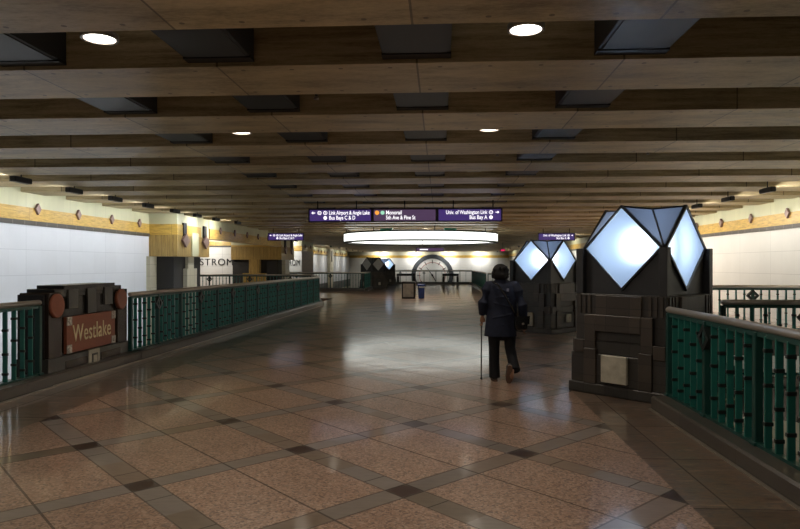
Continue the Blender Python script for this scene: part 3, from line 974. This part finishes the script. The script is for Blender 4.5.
# downlights
def down_proto():
    t = empty('ceiling_downlight')
    m = MB(); m.tube([(0, 0, 0.62), (0, 0, 0.02)], 0.09, 20); m.build('can', M['black'], t)
    m = annulus(0.118, 0.14, -0.02, 0.02, 32); o = m.build('trim_ring', M['strip'], t); o.rotation_euler = (PI / 2, 0, 0)
    m = MB(); m.tube([(0, 0, 0.02), (0, 0, -0.005)], 0.12, 32); m.build('lens', M['down_face'], t)
    return t
def down_light(t, watts, size=0.2):
    ld = bpy.data.lights.new('downlight_beam', 'AREA'); ld.shape = 'DISK'; ld.size = size; ld.energy = watts; ld.color = (1.0, 0.88, 0.72)
    lo = bpy.data.objects.new('downlight_beam', ld); COL.objects.link(lo); lo.parent = t; lo.location = (0, 0, -0.02)
dn = None
lampspots = []
for i in range(6):
    for cx, cn in ((-2.68, 'left row'), (0.64, 'right row')):
        lampspots.append((cx + (0.04 if cx < 0 else 0), 4.98 + i * 3.8 - (0.0 if i == 0 else 0.15), '%s in the %s above the walkway' % (ords[i], cn), 1.0 if i < 2 else 0.03))
for x, y, c, k_ in ((-13.2, 34.0, 'added to brighten the shop recess', 3),  # extra lamp added to brighten the storefront
                    (-3.5, 30.6, 'inside the near left of the ring lamp', 5), (-2.6, 36.4, 'inside the far left of the ring lamp', 5), (-0.7, 32.0, 'inside the middle of the ring lamp', 6), (2.2, 34.8, 'inside the right of the ring lamp', 6),
                    (-2.7, -1.2, 'added unseen behind the viewer over the left walkway', 1.1), (0.64, -1.2, 'added unseen behind the viewer over the right walkway', 1.1), (-2.7, 1.2, 'added unseen overhead of the viewer at left', 0.8), (0.64, 1.2, 'added unseen overhead of the viewer at right', 0.8),  # unseen lamps added around the camera for more bounce on beams and floor
                    (6.0, 24.0, 'added as fill over the right plaza behind the kiosks', 7), (6.0, 31.0, 'added as fill over the far right plaza', 7), (-3.0, 46.0, 'added as fill beyond the ring lamp at left', 9), (0.8, 46.0, 'added as fill beyond the ring lamp at right', 9)):  # fill lamps added to brighten the plaza and the floor further back
    lampspots.append((x, y, c, k_))
todo = []
for x, y, lab, k_ in lampspots:
    o = down_proto() if dn is None else copy_tree(dn)
    if dn is None: dn = o
    o.location = (x, y, ZC + 0.03)
    tag(o, 'round lit downlight, ' + lab, 'ceiling light', 'round ceiling downlights')
    todo.append((o, P_DOWN * k_))
    if k_ < 0.5:      # lamps deeper in the hall burn dim
        ln = [c for c in kids(o) if c.name.startswith('lens')][0]
        ln.material_slots[0].link = 'OBJECT'; ln.material_slots[0].material = M['down_dim']
for o, w_ in todo: down_light(o, w_)

# wall washers
def washer_proto():
    t = empty('wall_washer')
    m = MB(); m.box(-0.06, 0.06, -0.27, 0.27, -0.06, 0.05, 0, 0.015); m.build('housing', M['black'], t)
    m = MB(); m.tube([(0, 0, 0.05), (0, 0, 0.62)], 0.012, 8); m.build('stem', M['black'], t)
    m = MB(); m.box(-0.066, -0.06, -0.22, 0.22, -0.05, 0.03); m.build('lens', M['washer_face'], t)
    return t
wp = washer_proto()
def washer(x, y, sgn, label, watts=P_WASH, first=[True], group=None, col=(1.0, 0.97, 0.90), rz=None, tilt=28):
    t = wp if first[0] else copy_tree(wp)
    first[0] = False
    t.location = (x, y, ZC - 0.10); a = (0 if sgn < 0 else PI) if rz is None else rz
    t.rotation_euler = (0, 0, a)
    tag(t, label, 'spotlight', group)
    return t, watts, col, tilt
ws = []
for i in range(9):
    ws.append(washer(-8.1, 8.6 + i * 1.86, -1, 'black wall washer under the beams along the left wall, %s' % (ords[i]), group='black wall washers along the left wall', watts=P_WASH * 0.82, col=(0.93, 0.96, 1.0)))
ws.append(washer(-7.9, 25.4, -1, 'black wall washer opposite the pier with two barred diamonds', group='black wall washers along the left wall', watts=P_WASH * 1.2))
for i in range(10):
    ws.append(washer(7.2, 9.0 + i * 2.0, 1, 'black wall washer under the beams along the right wall, %s' % (ords[i]), group='black wall washers along the right wall', col=(1.0, 0.96, 0.88), watts=P_WASH * 1.2))
for i in range(8):
    ws.append(washer(7.2, 31 + i * 7.5, 1, 'distant black wall washer along the right wall, %s beyond the kiosks' % (ords[i]), group='black wall washers along the right wall', watts=P_WASH * 2))
for i in range(7):
    ws.append(washer(-9.9, 45.0 + i * 5.0 + (9.5 if i > 0 else 0), -1, 'distant black wall washer along the far left wall, %s past the piers' % (ords[i]), group='black wall washers along the far left wall', watts=P_WASH * 1.8))
for i, x in enumerate((-7.9, -3.4, 1.2, 5.4)):
    ws.append(washer(x, 88.2, 0, 'black washer above the far end wall, %s from the left' % (ords[i].replace('nearest', 'first')), group='black washers above the far end wall', rz=-PI / 2, watts=P_FAR))
ws.append(washer(-13.3, 35.9, 0, 'added black washer brightening the first shop lettering in the recess', group='added washers over the shop walls', rz=-PI / 2, watts=38))  # added to lift the storefront wall
ws.append(washer(-11.2, 46.6, 0, 'added black washer brightening the second shop lettering beyond the far pier', group='added washers over the shop walls', rz=-PI / 2, watts=38))  # added to lift the white pier front
for t, wt, col, tilt in ws:
    ld = bpy.data.lights.new('washer_beam', 'AREA'); ld.shape = 'RECTANGLE'; ld.size = 0.44; ld.size_y = 0.07; ld.energy = wt; ld.color = col
    ld.spread = R(130)
    lo = bpy.data.objects.new('washer_beam', ld); COL.objects.link(lo); lo.parent = t; lo.location = (-0.075, 0, -0.01)
    # area light shines along its -Z: turn that to local -X, tipped down
    lo.rotation_euler = (Matrix.Rotation(R(tilt), 3, 'Y').inverted() @ Matrix(((0, 0, 1), (1, 0, 0), (0, 1, 0)))).to_euler()

# small sprinkler pipes between beams
sp0 = None
for i, (x, y) in enumerate(((-1.35, 7.0), (1.35, 7.0), (-1.9, 10.9), (0.95, 10.9), (-1.35, 14.7), (3.4, 10.9))):
    if sp0 is None:
        sp0 = empty('sprinkler')
        m = MB(); m.tube([(0, 0, 0.62), (0, 0, 0.10)], 0.016, 8); m.build('drop_pipe', M['duct_edge'], sp0)
        m = MB(); m.tube([(0, 0, 0.10), (0, 0, 0.07), (0, 0, 0.065)], [0.016, 0.03, 0.03], 10); m.build('head', M['strip'], sp0)
        o = sp0
    else:
        o = copy_tree(sp0)
    o.location = (x, y + 0.15, ZC)
    tag(o, 'small dark sprinkler pipe dropping between ceiling beams, ' + ['over the near walkway left of centre', 'over the near walkway right of centre', 'in the third gap left of centre', 'in the third gap right of centre', 'in the fifth gap', 'in the third gap towards the right wall'][i], 'sprinkler', 'sprinkler pipes between beams')

# ------------------------------------------------------------------ ring lamp
rg = empty('ring_lamp', (-1.0, 34.0, 0), 0, 'huge glowing white ring lamp hanging over the hall', 'ceiling light')
RR, RZ0, RZ1 = 3.93, 2.74, 3.14
def zcyl(r0, r1, z0, z1, a0=0.0, a1=2 * PI, n=96):
    mb = MB(); vs = []; closed = abs(a1 - a0 - 2 * PI) < 1e-6
    k_ = n if closed else n + 1
    for r, z in ((r0, z0), (r1, z0), (r1, z1), (r0, z1)):
        for j in range(k_):
            a = a0 + (a1 - a0) * j / n; vs.append((r * math.cos(a), r * math.sin(a), z))
    fs = []
    for q in range(4):
        q2 = (q + 1) % 4
        for j in range(n):
            j2 = (j + 1) % k_ if closed else j + 1
            fs.append((q * k_ + j, q * k_ + j2, q2 * k_ + j2, q2 * k_ + j))
    if not closed:
        fs.append((0, k_, 2 * k_, 3 * k_)); fs.append((k_ - 1, 2 * k_ - 1, 3 * k_ - 1, 4 * k_ - 1))
    return mb.add(vs, fs, 0, False)
for i in range(24):
    zcyl(RR - 0.16, RR, RZ0 + 0.02, RZ1 - 0.02, 2 * PI * i / 24 + 0.004, 2 * PI * (i + 1) / 24 - 0.004, 8).build('light_panel', M['ring'], rg)
zcyl(RR - 0.19, RR + 0.03, RZ0 - 0.05, RZ0 + 0.02).build('lower_rim', M['black'], rg)
zcyl(RR - 0.20, RR + 0.03, RZ1 - 0.02, RZ1 + 0.05).build('upper_rim', M['black'], rg)
for i in range(8):
    a = 2 * PI * i / 8 + 0.2
    m = MB(); m.tube([(RR * math.cos(a) * 0.97, RR * math.sin(a) * 0.97, RZ1), (RR * math.cos(a) * 0.97, RR * math.sin(a) * 0.97, ZC + 0.6)], 0.02, 8); m.build('hanger', M['black'], rg)
for a in (-1.95, -1.19):
    m = MB(); m.box(-0.3, 0.3, -0.06, 0.06, RZ1 + 0.03, RZ1 + 0.13)
    o = m.build('teal_bracket', M['teal_green'], rg); o.location = (RR * math.cos(a), RR * math.sin(a), 0); o.rotation_euler = (0, 0, a + PI / 2)

# ------------------------------------------------------------------ direction signs
def arrow(mb, x, z, s, right):
    d = 1 if right else -1
    mb.prism([(x + d * s, z), (x + d * 0.1 * s, z + 0.75 * s), (x + d * 0.1 * s, z - 0.75 * s)], 'y', -0.075, -0.062)
    mb.box(*sorted((x - d * 0.9 * s, x + d * 0.2 * s)), -0.075, -0.062, z - 0.2 * s, z + 0.2 * s)
def disc(mb, x, z, r):
    n = 20
    mb.prism([(x + r * math.cos(2 * PI * j / n), z + r * math.sin(2 * PI * j / n)) for j in range(n)], 'y', -0.075, -0.062)
def ringm(mb, x, z, r):
    n = 20
    for j in range(n):
        a, b = 2 * PI * j / n, 2 * PI * (j + 1) / n
        mb.prism([(x + r * math.cos(a), z + r * math.sin(a)), (x + r * math.cos(b), z + r * math.sin(b)), (x + r * .72 * math.cos(b), z + r * .72 * math.sin(b)), (x + r * .72 * math.cos(a), z + r * .72 * math.sin(a))], 'y', -0.075, -0.062)
def sign_panel(par, x0, w, kind):
    h = 0.36
    f = MB(); f.box(x0 + 0.04, x0 + w - 0.04, -0.062, -0.05, 0.03, h - 0.03)
    f.build('lit_face', M['sign_mauve'] if kind == 'mono' else M['sign_purple'], par)
    z1, z2 = h * 0.69, h * 0.31; ts = 0.150
    mk = MB()
    if kind == 'link':
        arrow(mk, x0 + 0.14, z1, 0.055, False)
        ringm(mk, x0 + 0.31, z1, 0.055); mk.box(x0 + 0.285, x0 + 0.335, -0.075, -0.062, z1 - 0.01, z1 + 0.01)
        ringm(mk, x0 + 0.47, z1, 0.055); mk.box(x0 + 0.462, x0 + 0.478, -0.075, -0.062, z1 - 0.03, z1 + 0.03)
        disc(mk, x0 + 0.47, z2, 0.05)
        text_obj('lettering', 'Link Airport & Angle Lake', ts, M['sign_text'], par, (x0 + 0.57, -0.063, z1), ro, 0.003, 'LEFT', 0.002, 0.70)
        text_obj('lettering', 'Bus Bays C & D', ts, M['sign_text'], par, (x0 + 0.57, -0.063, z2), ro, 0.003, 'LEFT', 0.002, 0.75)
        mk.build('sign_symbols', M['sign_text'], par)
    elif kind == 'mono':
        a = MB(); disc(a, x0 + 0.13, z1, 0.06); a.build('orange_disc', M['sign_orange'], par)
        a = MB(); disc(a, x0 + 0.28, z1, 0.055); a.build('green_disc', M['sign_green'], par)
        text_obj('lettering', 'Monorail', ts, M['sign_text'], par, (x0 + 0.37, -0.063, z1), ro, 0.003, 'LEFT', 0.002, 0.80)
        text_obj('lettering', '5th Ave & Pine St', ts, M['sign_text'], par, (x0 + 0.37, -0.063, z2), ro, 0.003, 'LEFT', 0.002, 0.75)
    else:
        r_ = x0 + w
        arrow(mk, r_ - 0.14, z1, 0.055, True)
        ringm(mk, r_ - 0.31, z1, 0.055); mk.box(r_ - 0.318, r_ - 0.302, -0.075, -0.062, z1 - 0.03, z1 + 0.03)
        disc(mk, r_ - 0.31, z2, 0.05)
        text_obj('lettering', 'Univ. of Washington Link', ts, M['sign_text'], par, (r_ - 0.41, -0.063, z1), ro, 0.003, 'RIGHT', 0.002, 0.72)
        text_obj('lettering', 'Bus Bay A', ts, M['sign_text'], par, (r_ - 0.41, -0.063, z2), ro, 0.003, 'RIGHT', 0.002, 0.78)
        mk.build('sign_symbols', M['sign_text'], par)
def hanging_sign(x, y, z, kinds, label, w=1.76):
    t = empty('hanging_sign', (x, y, z), 0, label, 'sign')
    W = w * len(kinds)
    m = MB(); m.box(0, W, -0.05, 0.06, 0, 0.37, 0, 0.008); m.build('case', M['sign_body'], t)
    for i, k_ in enumerate(kinds): sign_panel(t, i * w, w, k_)
    for xx in ([0.25, W * 0.25, W * 0.5, W * 0.75, W - 0.25] if len(kinds) > 1 else [0.25, W - 0.25]):
        m = MB(); m.tube([(xx, 0, 0.36), (xx, 0, ZC - z + 0.62)], 0.016, 8); m.build('hanger', M['black'], t)
    return t
hanging_sign(-3.60, 17.95, 2.76, ['link', 'mono', 'univ'], 'long purple lit sign in three parts hanging across the walkway')
hanging_sign(-8.33, 31.6, 2.76, ['link'], 'small purple lit sign hanging left over the shop recess')
hanging_sign(4.75, 32.4, 2.76, ['univ'], 'small purple lit sign hanging behind the second lamp kiosk')
t = empty('far_sign', (-1.9, 52.0, 2.62), 0, 'tiny purple lit sign hanging beyond the ring lamp', 'sign')
m = MB(); m.box(0, 2.2, -0.05, 0.06, 0, 0.30); m.build('case', M['sign_body'], t)
m = MB(); m.box(0.05, 2.15, -0.065, -0.05, 0.03, 0.27); m.build('lit_face', M['sign_mauve'], t)
m = MB(); m.box(0.3, 0.95, -0.075, -0.064, 0.12, 0.2); m.build('lit_text_line', M['sign_text'], t)
for xx in (0.3, 1.9):
    m = MB(); m.tube([(xx, 0, 0.3), (xx, 0, ZC - 2.0)], 0.016, 8); m.build('hanger', M['black'], t)
t = empty('exit_sign', (4.9, 52.0, 2.62), 0, 'tiny red lit sign under the ceiling past the person', 'sign')
m = MB(); m.box(-0.2, 0.2, -0.03, 0.03, 0, 0.2); m.build('case', M['sign_body'], t)
m = MB(); m.box(-0.14, 0.14, -0.04, -0.028, 0.04, 0.15); m.build('lit_face', M['red'], t)
m = MB(); m.tube([(0, 0, 0.2), (0, 0, ZC - 2.0)], 0.012, 8); m.build('hanger', M['black'], t)

# ------------------------------------------------------------------ bins
t = empty('litter_bin', (-1.48, 31.2, 0), 0, 'square grey litter bin with dark frame in the middle of the hall', 'bin')
m = MB(); m.box(-0.26, 0.26, -0.26, 0.26, 0.06, 0.70); m.build('grey_body', M['bin_grey'], t)
m = MB()
for sx in (-1, 1):
    for sy in (-1, 1): m.box(sx * 0.28 - 0.03, sx * 0.28 + 0.03, sy * 0.28 - 0.03, sy * 0.28 + 0.03, 0, 0.74)
m.build('dark_frame', M['black'], t)
m = MB(); m.box(-0.31, 0.31, -0.31, 0.31, 0.70, 0.80, 0, 0.02); m.box(-0.31, 0.31, -0.31, 0.31, 0.0, 0.07); m.build('lid', M['black'], t)
t = empty('recycling_bin', (-0.88, 31.2, 0), 0, 'blue plastic recycling bin with pale rim beside the grey bin', 'bin')
m = MB(); m.rings([(0, 0, 0.0, 0.155, 0.155), (0, 0, 0.60, 0.19, 0.19)], 4, smooth=False)
o = m.build('blue_body', M['bin_blue'], t, mods=None); o.rotation_euler = (0, 0, PI / 4); o.scale = (1.15, 1.15, 1)
m = MB(); m.box(-0.19, 0.19, -0.19, 0.19, 0.60, 0.66, 0, 0.01); m.build('rim', M['bin_blue'], t)
m = MB(); m.box(-0.12, 0.16, -0.20, -0.185, 0.50, 0.57); m.build('white_label', M['white_pl'], t)

# ================================================================== PERSON
SKIN = plain('skin', (0.30, 0.16, 0.10, 1), 0.5, 0, 0.4, 0.05)
HAIR = plain('black_hair', (0.006, 0.005, 0.0045, 1), 0.7, 0, 0.25, 0.2, 40)
NAVY = plain('navy_jacket_cloth', (0.009, 0.0125, 0.028, 1), 0.8, 0, 0.3, 0.15, 20)
TROU = plain('black_trouser_cloth', (0.006, 0.006, 0.008, 1), 0.8, 0, 0.3, 0.1, 20)
SHOE = plain('black_shoe_leather', (0.010, 0.009, 0.009, 1), 0.4)
SOLE = plain('tan_shoe_sole', (0.12, 0.07, 0.045, 1), 0.7)
BAG = plain('black_bag_leather', (0.010, 0.010, 0.011, 1), 0.22)
CANE = plain('dark_cane_wood', (0.05, 0.035, 0.025, 1), 0.4)
MARK = plain('pale_jacket_mark', (0.22, 0.23, 0.32, 1), 0.6)

def remesh(o, vox, smooth=2):
    md = o.modifiers.new('fuse', 'REMESH'); md.mode = 'VOXEL'; md.voxel_size = vox; md.use_smooth_shade = True
    if smooth:
        s = o.modifiers.new('soften', 'SMOOTH'); s.iterations = smooth; s.factor = 0.5
    return o

pe = empty('person', (0.85, 9.15, 0), R(-1), 'person in dark navy jacket and black trousers walking away with a cane', 'person')
# joints (x right, y forward, z up)
LH = Vector((-0.265, 0.03, 0.885)); RH = Vector((0.30, 0.02, 0.78))
LE = Vector((-0.265, -0.06, 1.08)); RE = Vector((0.275, -0.07, 1.05))
LS = Vector((-0.17, 0.0, 1.315)); RS = Vector((0.17, 0.0, 1.315))
body = MB()
body.rings([(0, 0, 0.74, 0.14, 0.10), (0, 0, 0.82, 0.165, 0.115), (0, 0, 0.95, 0.145, 0.10), (0, 0.0, 1.12, 0.155, 0.105), (0, 0.0, 1.25, 0.175, 0.10), (0, 0, 1.33, 0.13, 0.075), (0, 0.01, 1.37, 0.055, 0.055), (-0.01, 0.02, 1.45, 0.052, 0.052)], 24)
body.ball((-0.02, 0.03, 1.495), 0.074, 0.093, 0.108, 14)      # head
body.ball((-0.02, 0.075, 1.435), 0.05, 0.045, 0.05, 10)       # jaw
body.tube([(-0.02, 0.118, 1.52), (-0.02, 0.138, 1.485), (-0.02, 0.12, 1.475)], [0.008, 0.014, 0.012], 8)   # nose
for s in (-1, 1):
    body.ball((-0.02 + s * 0.076, 0.025, 1.49), 0.012, 0.02, 0.032, 8)   # ears
body.tube([(-0.045, 0.12, 1.446), (-0.02, 0.126, 1.446), (0.005, 0.12, 1.446)], 0.007, 6)     # mouth
for S_, E_, H_ in ((LS, LE, LH), (RS, RE, RH)):
    body.tube([S_, S_.lerp(E_, 0.5), E_, E_.lerp(H_, 0.5), H_], [0.052, 0.046, 0.038, 0.034, 0.024], 14)
def hand(mb, w_, dirv, side, curl):
    """palm and five bent fingers; w_ wrist, side +1/-1 gives the thumb side along y"""
    d = Vector(dirv).normalized(); f = Vector((0, 1, 0)); n = d.cross(f).normalized() * side
    f = n.cross(d).normalized() * side
    mb.tube([w_, w_ + d * 0.04, w_ + d * 0.085], [(0.020, 0.024), (0.018, 0.036), (0.016, 0.038)], 12, up=n)
    for k_, (off, ln) in enumerate(((-0.030, 0.060), (-0.010, 0.072), (0.010, 0.076), (0.029, 0.068))):
        b = w_ + d * 0.080 + f * -off
        p = [b]; ang = 0.25
        for sg in (0.45, 0.32, 0.23):
            dd = d * math.cos(ang) + n * math.sin(ang) * -1
            p.append(p[-1] + dd * ln * sg); ang += curl
        mb.tube(p, [0.0095, 0.009, 0.0085, 0.007], 8)
    b = w_ + d * 0.02 + f * 0.028
    mb.tube([b, b + f * 0.02 + d * 0.025, b + f * 0.026 + d * 0.05 - n * 0.012, b + f * 0.02 + d * 0.07 - n * 0.024], [0.012, 0.011, 0.010, 0.008], 8)
hand(body, LH, (0.05, 0.25, -1), 1, 0.75)
hand(body, RH, (-0.05, 0.12, -1), -1, 0.5)
# legs: left planted, right trailing with its heel up
LK = Vector((-0.105, 0.03, 0.45)); LA = Vector((-0.105, 0.0, 0.09))
RK = Vector((0.115, 0.05, 0.45)); RA = Vector((0.135, -0.17, 0.17))
body.tube([(-0.085, 0, 0.82), (-0.095, 0.02, 0.62), LK, LK.lerp(LA, 0.4) + Vector((0, -0.015, 0)), LA], [0.085, 0.07, 0.052, 0.048, 0.035], 16)
body.tube([(0.085, 0, 0.82), (0.10, 0.03, 0.62), RK, RK.lerp(RA, 0.4) + Vector((0, -0.015, 0)), RA], [0.085, 0.07, 0.052, 0.048, 0.035], 16)
body.tube([(-0.105, -0.03, 0.05), (-0.105, 0.05, 0.05), (-0.11, 0.16, 0.035)], [0.03, 0.036, 0.025], 12)
body.tube([(0.12, -0.21, 0.19), (0.115, -0.20, 0.11), (0.11, -0.16, 0.045)], [0.028, 0.034, 0.024], 12)
b_o = remesh(body.build('body', SKIN, pe), 0.006, 1)
eyes = MB()
for s in (-1, 1): eyes.ball((-0.02 + s * 0.03, 0.112, 1.505), 0.011, 0.008, 0.009, 8)
eyes.build('eyes', plain('dark_eye', (0.02, 0.015, 0.01, 1), 0.2), pe)
# hair: full rounded bob
h = MB()
h.ball((-0.02, 0.005, 1.50), 0.112, 0.108, 0.112, 16)
h.rings([(-0.02, -0.015, 1.395, 0.080, 0.070), (-0.02, -0.012, 1.42, 0.105, 0.088), (-0.02, -0.01, 1.46, 0.115, 0.098), (-0.02, 0.0, 1.52, 0.108, 0.10)], 24)
for i in range(26):
    a = random.uniform(0, 2 * PI); z = random.uniform(1.42, 1.58)
    r_ = 0.107 if z < 1.54 else 0.085
    h.ball((-0.02 + r_ * math.cos(a), -0.01 + (0.095 if math.sin(a) < 0 else 0.045) * math.sin(a), z), 0.018, 0.018, 0.028, 6)
remesh(h.build('hair', HAIR, pe), 0.007, 2)
# jacket
j = MB()
j.rings([(-0.02, 0, 0.615, 0.222, 0.150), (-0.02, 0, 0.64, 0.220, 0.148), (-0.015, 0, 0.80, 0.208, 0.140), (0, 0, 0.98, 0.205, 0.128), (0, 0, 1.12, 0.215, 0.130), (0, 0.0, 1.24, 0.212, 0.125), (0, 0.0, 1.315, 0.195, 0.105), (0, 0.005, 1.36, 0.125, 0.085), (-0.01, 0.01, 1.395, 0.078, 0.072), (-0.012, 0.01, 1.42, 0.070, 0.066)], 28)
for S_, E_, H_ in ((LS, LE, LH), (RS, RE, RH)):
    q = E_.lerp(H_, 0.85)
    j.tube([S_ + Vector((-S_.x * 0.25, 0, 0.0)), S_, S_.lerp(E_, 0.35) + Vector((S_.x * 0.06, 0, 0)), E_, E_.lerp(H_, 0.4), q], [0.062, 0.074, 0.076, 0.068, 0.060, 0.050], 16)
# soft folds on the back and at the elbows
for z, a, l in ((1.16, 0.15, 0.10), (1.05, -0.25, 0.12), (0.90, 0.2, 0.13), (0.78, -0.15, 0.12), (1.25, -0.3, 0.08)):
    j.tube([(-l, -0.118 * (1.0 if z < 1.2 else 0.95), z - a * l), (0, -0.128 if z > 0.95 else -0.134, z), (l, -0.118, z + a * l)], [0.004, 0.012, 0.004], 8)
remesh(j.build('jacket', NAVY, pe), 0.008, 3)
m = MB()
m.box(0.055, 0.085, -0.140, -0.128, 1.235, 1.275); m.box(0.06, 0.08, -0.142, -0.130, 1.12, 1.145)
m.build('pale_jacket_mark', MARK, pe)
# trousers
tr = MB()
tr.rings([(0, 0, 0.56, 0.08, 0.07), (0, 0, 0.66, 0.165, 0.120), (0, 0, 0.80, 0.185, 0.130), (0, 0, 0.92, 0.165, 0.115)], 24)
LF = Vector((-0.10, -0.005, 0.045)); RF = Vector((0.165, -0.165, 0.165))
tr.tube([(-0.095, 0, 0.78), (-0.105, 0.015, 0.62), LK, (-0.105, 0.01, 0.25), LF], [(0.095, 0.105), (0.084, 0.09), (0.074, 0.08), (0.072, 0.082), (0.076, 0.088)], 18, up=(0, 1, 0))
tr.tube([(0.095, 0, 0.78), (0.11, 0.03, 0.62), RK, (0.14, -0.05, 0.30), RF], [(0.095, 0.105), (0.084, 0.09), (0.074, 0.08), (0.07, 0.08), (0.074, 0.078)], 18, up=(0, 1, 0))
remesh(tr.build('trousers', TROU, pe), 0.008, 2)
# shoes
def shoe(name, mat_rot, loc):
    t_ = MB()
    t_.tube([(0, -0.085, 0.045), (0, -0.06, 0.055), (0, 0.0, 0.055), (0, 0.07, 0.045), (0, 0.13, 0.035), (0, 0.165, 0.03)],
            [(0.028, 0.032), (0.037, 0.045), (0.038, 0.046), (0.044, 0.034), (0.040, 0.026), (0.020, 0.012)], 16)
    o = t_.build(name, SHOE, pe); o.location = loc; o.rotation_euler = mat_rot
    s_ = MB()
    out = [(0.0, -0.10), (0.030, -0.088), (0.037, -0.05), (0.032, 0.0), (0.044, 0.07), (0.040, 0.13), (0.018, 0.175), (-0.018, 0.175), (-0.040, 0.13), (-0.044, 0.07), (-0.032, 0.0), (-0.037, -0.05), (-0.030, -0.088)]
    s_.prism(out, 'z', 0.0, 0.022)
    s2 = s_.build('shoe_sole', SOLE, o)
    return o
shoe('shoe', (0, 0, R(4)), (-0.10, 0.02, 0.0))
shoe('shoe', (R(-72), 0, R(6)), (0.085, -0.235, 0.155))

# cane held in the left hand
c0 = Vector((0.88, 9.38, 0)); 
cn = empty('walking_cane', (0.575, 9.24, 0), 0, 'thin dark walking cane held in the left hand of the person', 'cane')
top = Vector((0.0, -0.02, 0.83))
m = MB(); m.tube([(0.0, 0.02, 0.02), tuple(top)], [0.009, 0.010], 10); m.build('shaft', CANE, cn)
m = MB(); m.tube([tuple(top), (0, -0.02, 0.85), (0.0, 0.01, 0.865), (0.0, 0.05, 0.862)], [0.012, 0.013, 0.013, 0.011], 10); m.tube([(0, -0.02, 0.85), (0, -0.06, 0.852)], 0.012, 10); m.build('handle', CANE, cn)
m = MB(); m.tube([(0, 0.021, 0.0), (0, 0.02, 0.035)], [0.016, 0.012], 10); m.build('rubber_tip', M['black'], cn)

# shoulder bag on the right hip
bg = empty('shoulder_bag', (1.10, 9.07, 0.70), R(20), 'glossy black shoulder bag hanging at the right hip of the person', 'bag')
m = MB(); m.box(-0.10, 0.10, -0.05, 0.05, 0.0, 0.20, 0, 0.03); o = m.build('bag_body', BAG, bg)
md = o.modifiers.new('round', 'SUBSURF'); md.levels = 2; md.render_levels = 2
m = MB(); m.prism([(-0.105, 0.20), (0.105, 0.20), (0.095, 0.09), (0.0, 0.07), (-0.095, 0.09)], 'y', -0.062, -0.050); m.build('flap', BAG, bg)
m = MB(); m.box(-0.015, 0.015, -0.070, -0.060, 0.085, 0.11, 0, 0.003); m.build('clasp', M['strip'], bg)
m = MB()
m.tube([(-0.085, -0.03, 0.19), (-0.16, -0.045, 0.33), (-0.25, -0.02, 0.50), (-0.33, 0.04, 0.63), (-0.36, 0.12, 0.66)], (0.014) , 8)
m.build('strap', BAG, bg)

# ================================================================== LOWER LEVEL LIGHTS (unseen tubes added under the mezzanine edge to light the walls)
def tube_light(x, y, z, L, sgn, label, watts):
    t = empty('added_tube_light', (x, y, z), 0, label, 'ceiling light', 'added tube lights under the mezzanine')
    m = MB(); m.box(-0.08, 0.08, -L / 2, L / 2, 0, 0.08); m.build('housing', M['white_pl'], t)
    m = MB(); m.tube([(0, -L / 2 + 0.02, -0.02), (0, L / 2 - 0.02, -0.02)], 0.016, 10); m.build('tube', M['washer_face'], t)
    ld = bpy.data.lights.new('tube_glow', 'AREA'); ld.shape = 'RECTANGLE'; ld.size = L - 0.1; ld.size_y = 0.06; ld.energy = watts; ld.color = (0.93, 0.97, 1.0) if sgn < 0 else (1.0, 0.95, 0.85)
    lo = bpy.data.objects.new('tube_glow', ld); COL.objects.link(lo); lo.parent = t; lo.location = (sgn * 0.05, 0, -0.05)
    v = Vector((sgn * 1.0, 0, -0.25)).normalized()
    z_ = -v; x_ = Vector((0, 1, 0)); y_ = z_.cross(x_)
    lo.rotation_euler = Matrix((x_, y_, z_)).transposed().to_euler()
for i in range(5):
    tube_light(-5.75, 5.5 + i * 5.0, -0.46, 3.0, -1, 'unseen added tube light under the left mezzanine edge, %s' % ords[i], P_LOW)
for i in range(4):
    tube_light(3.7, 4.5 + i * 4.5, -0.46, 3.0, 1, 'unseen added tube light under the right mezzanine edge, %s' % ords[i], P_LOW * 0.7)
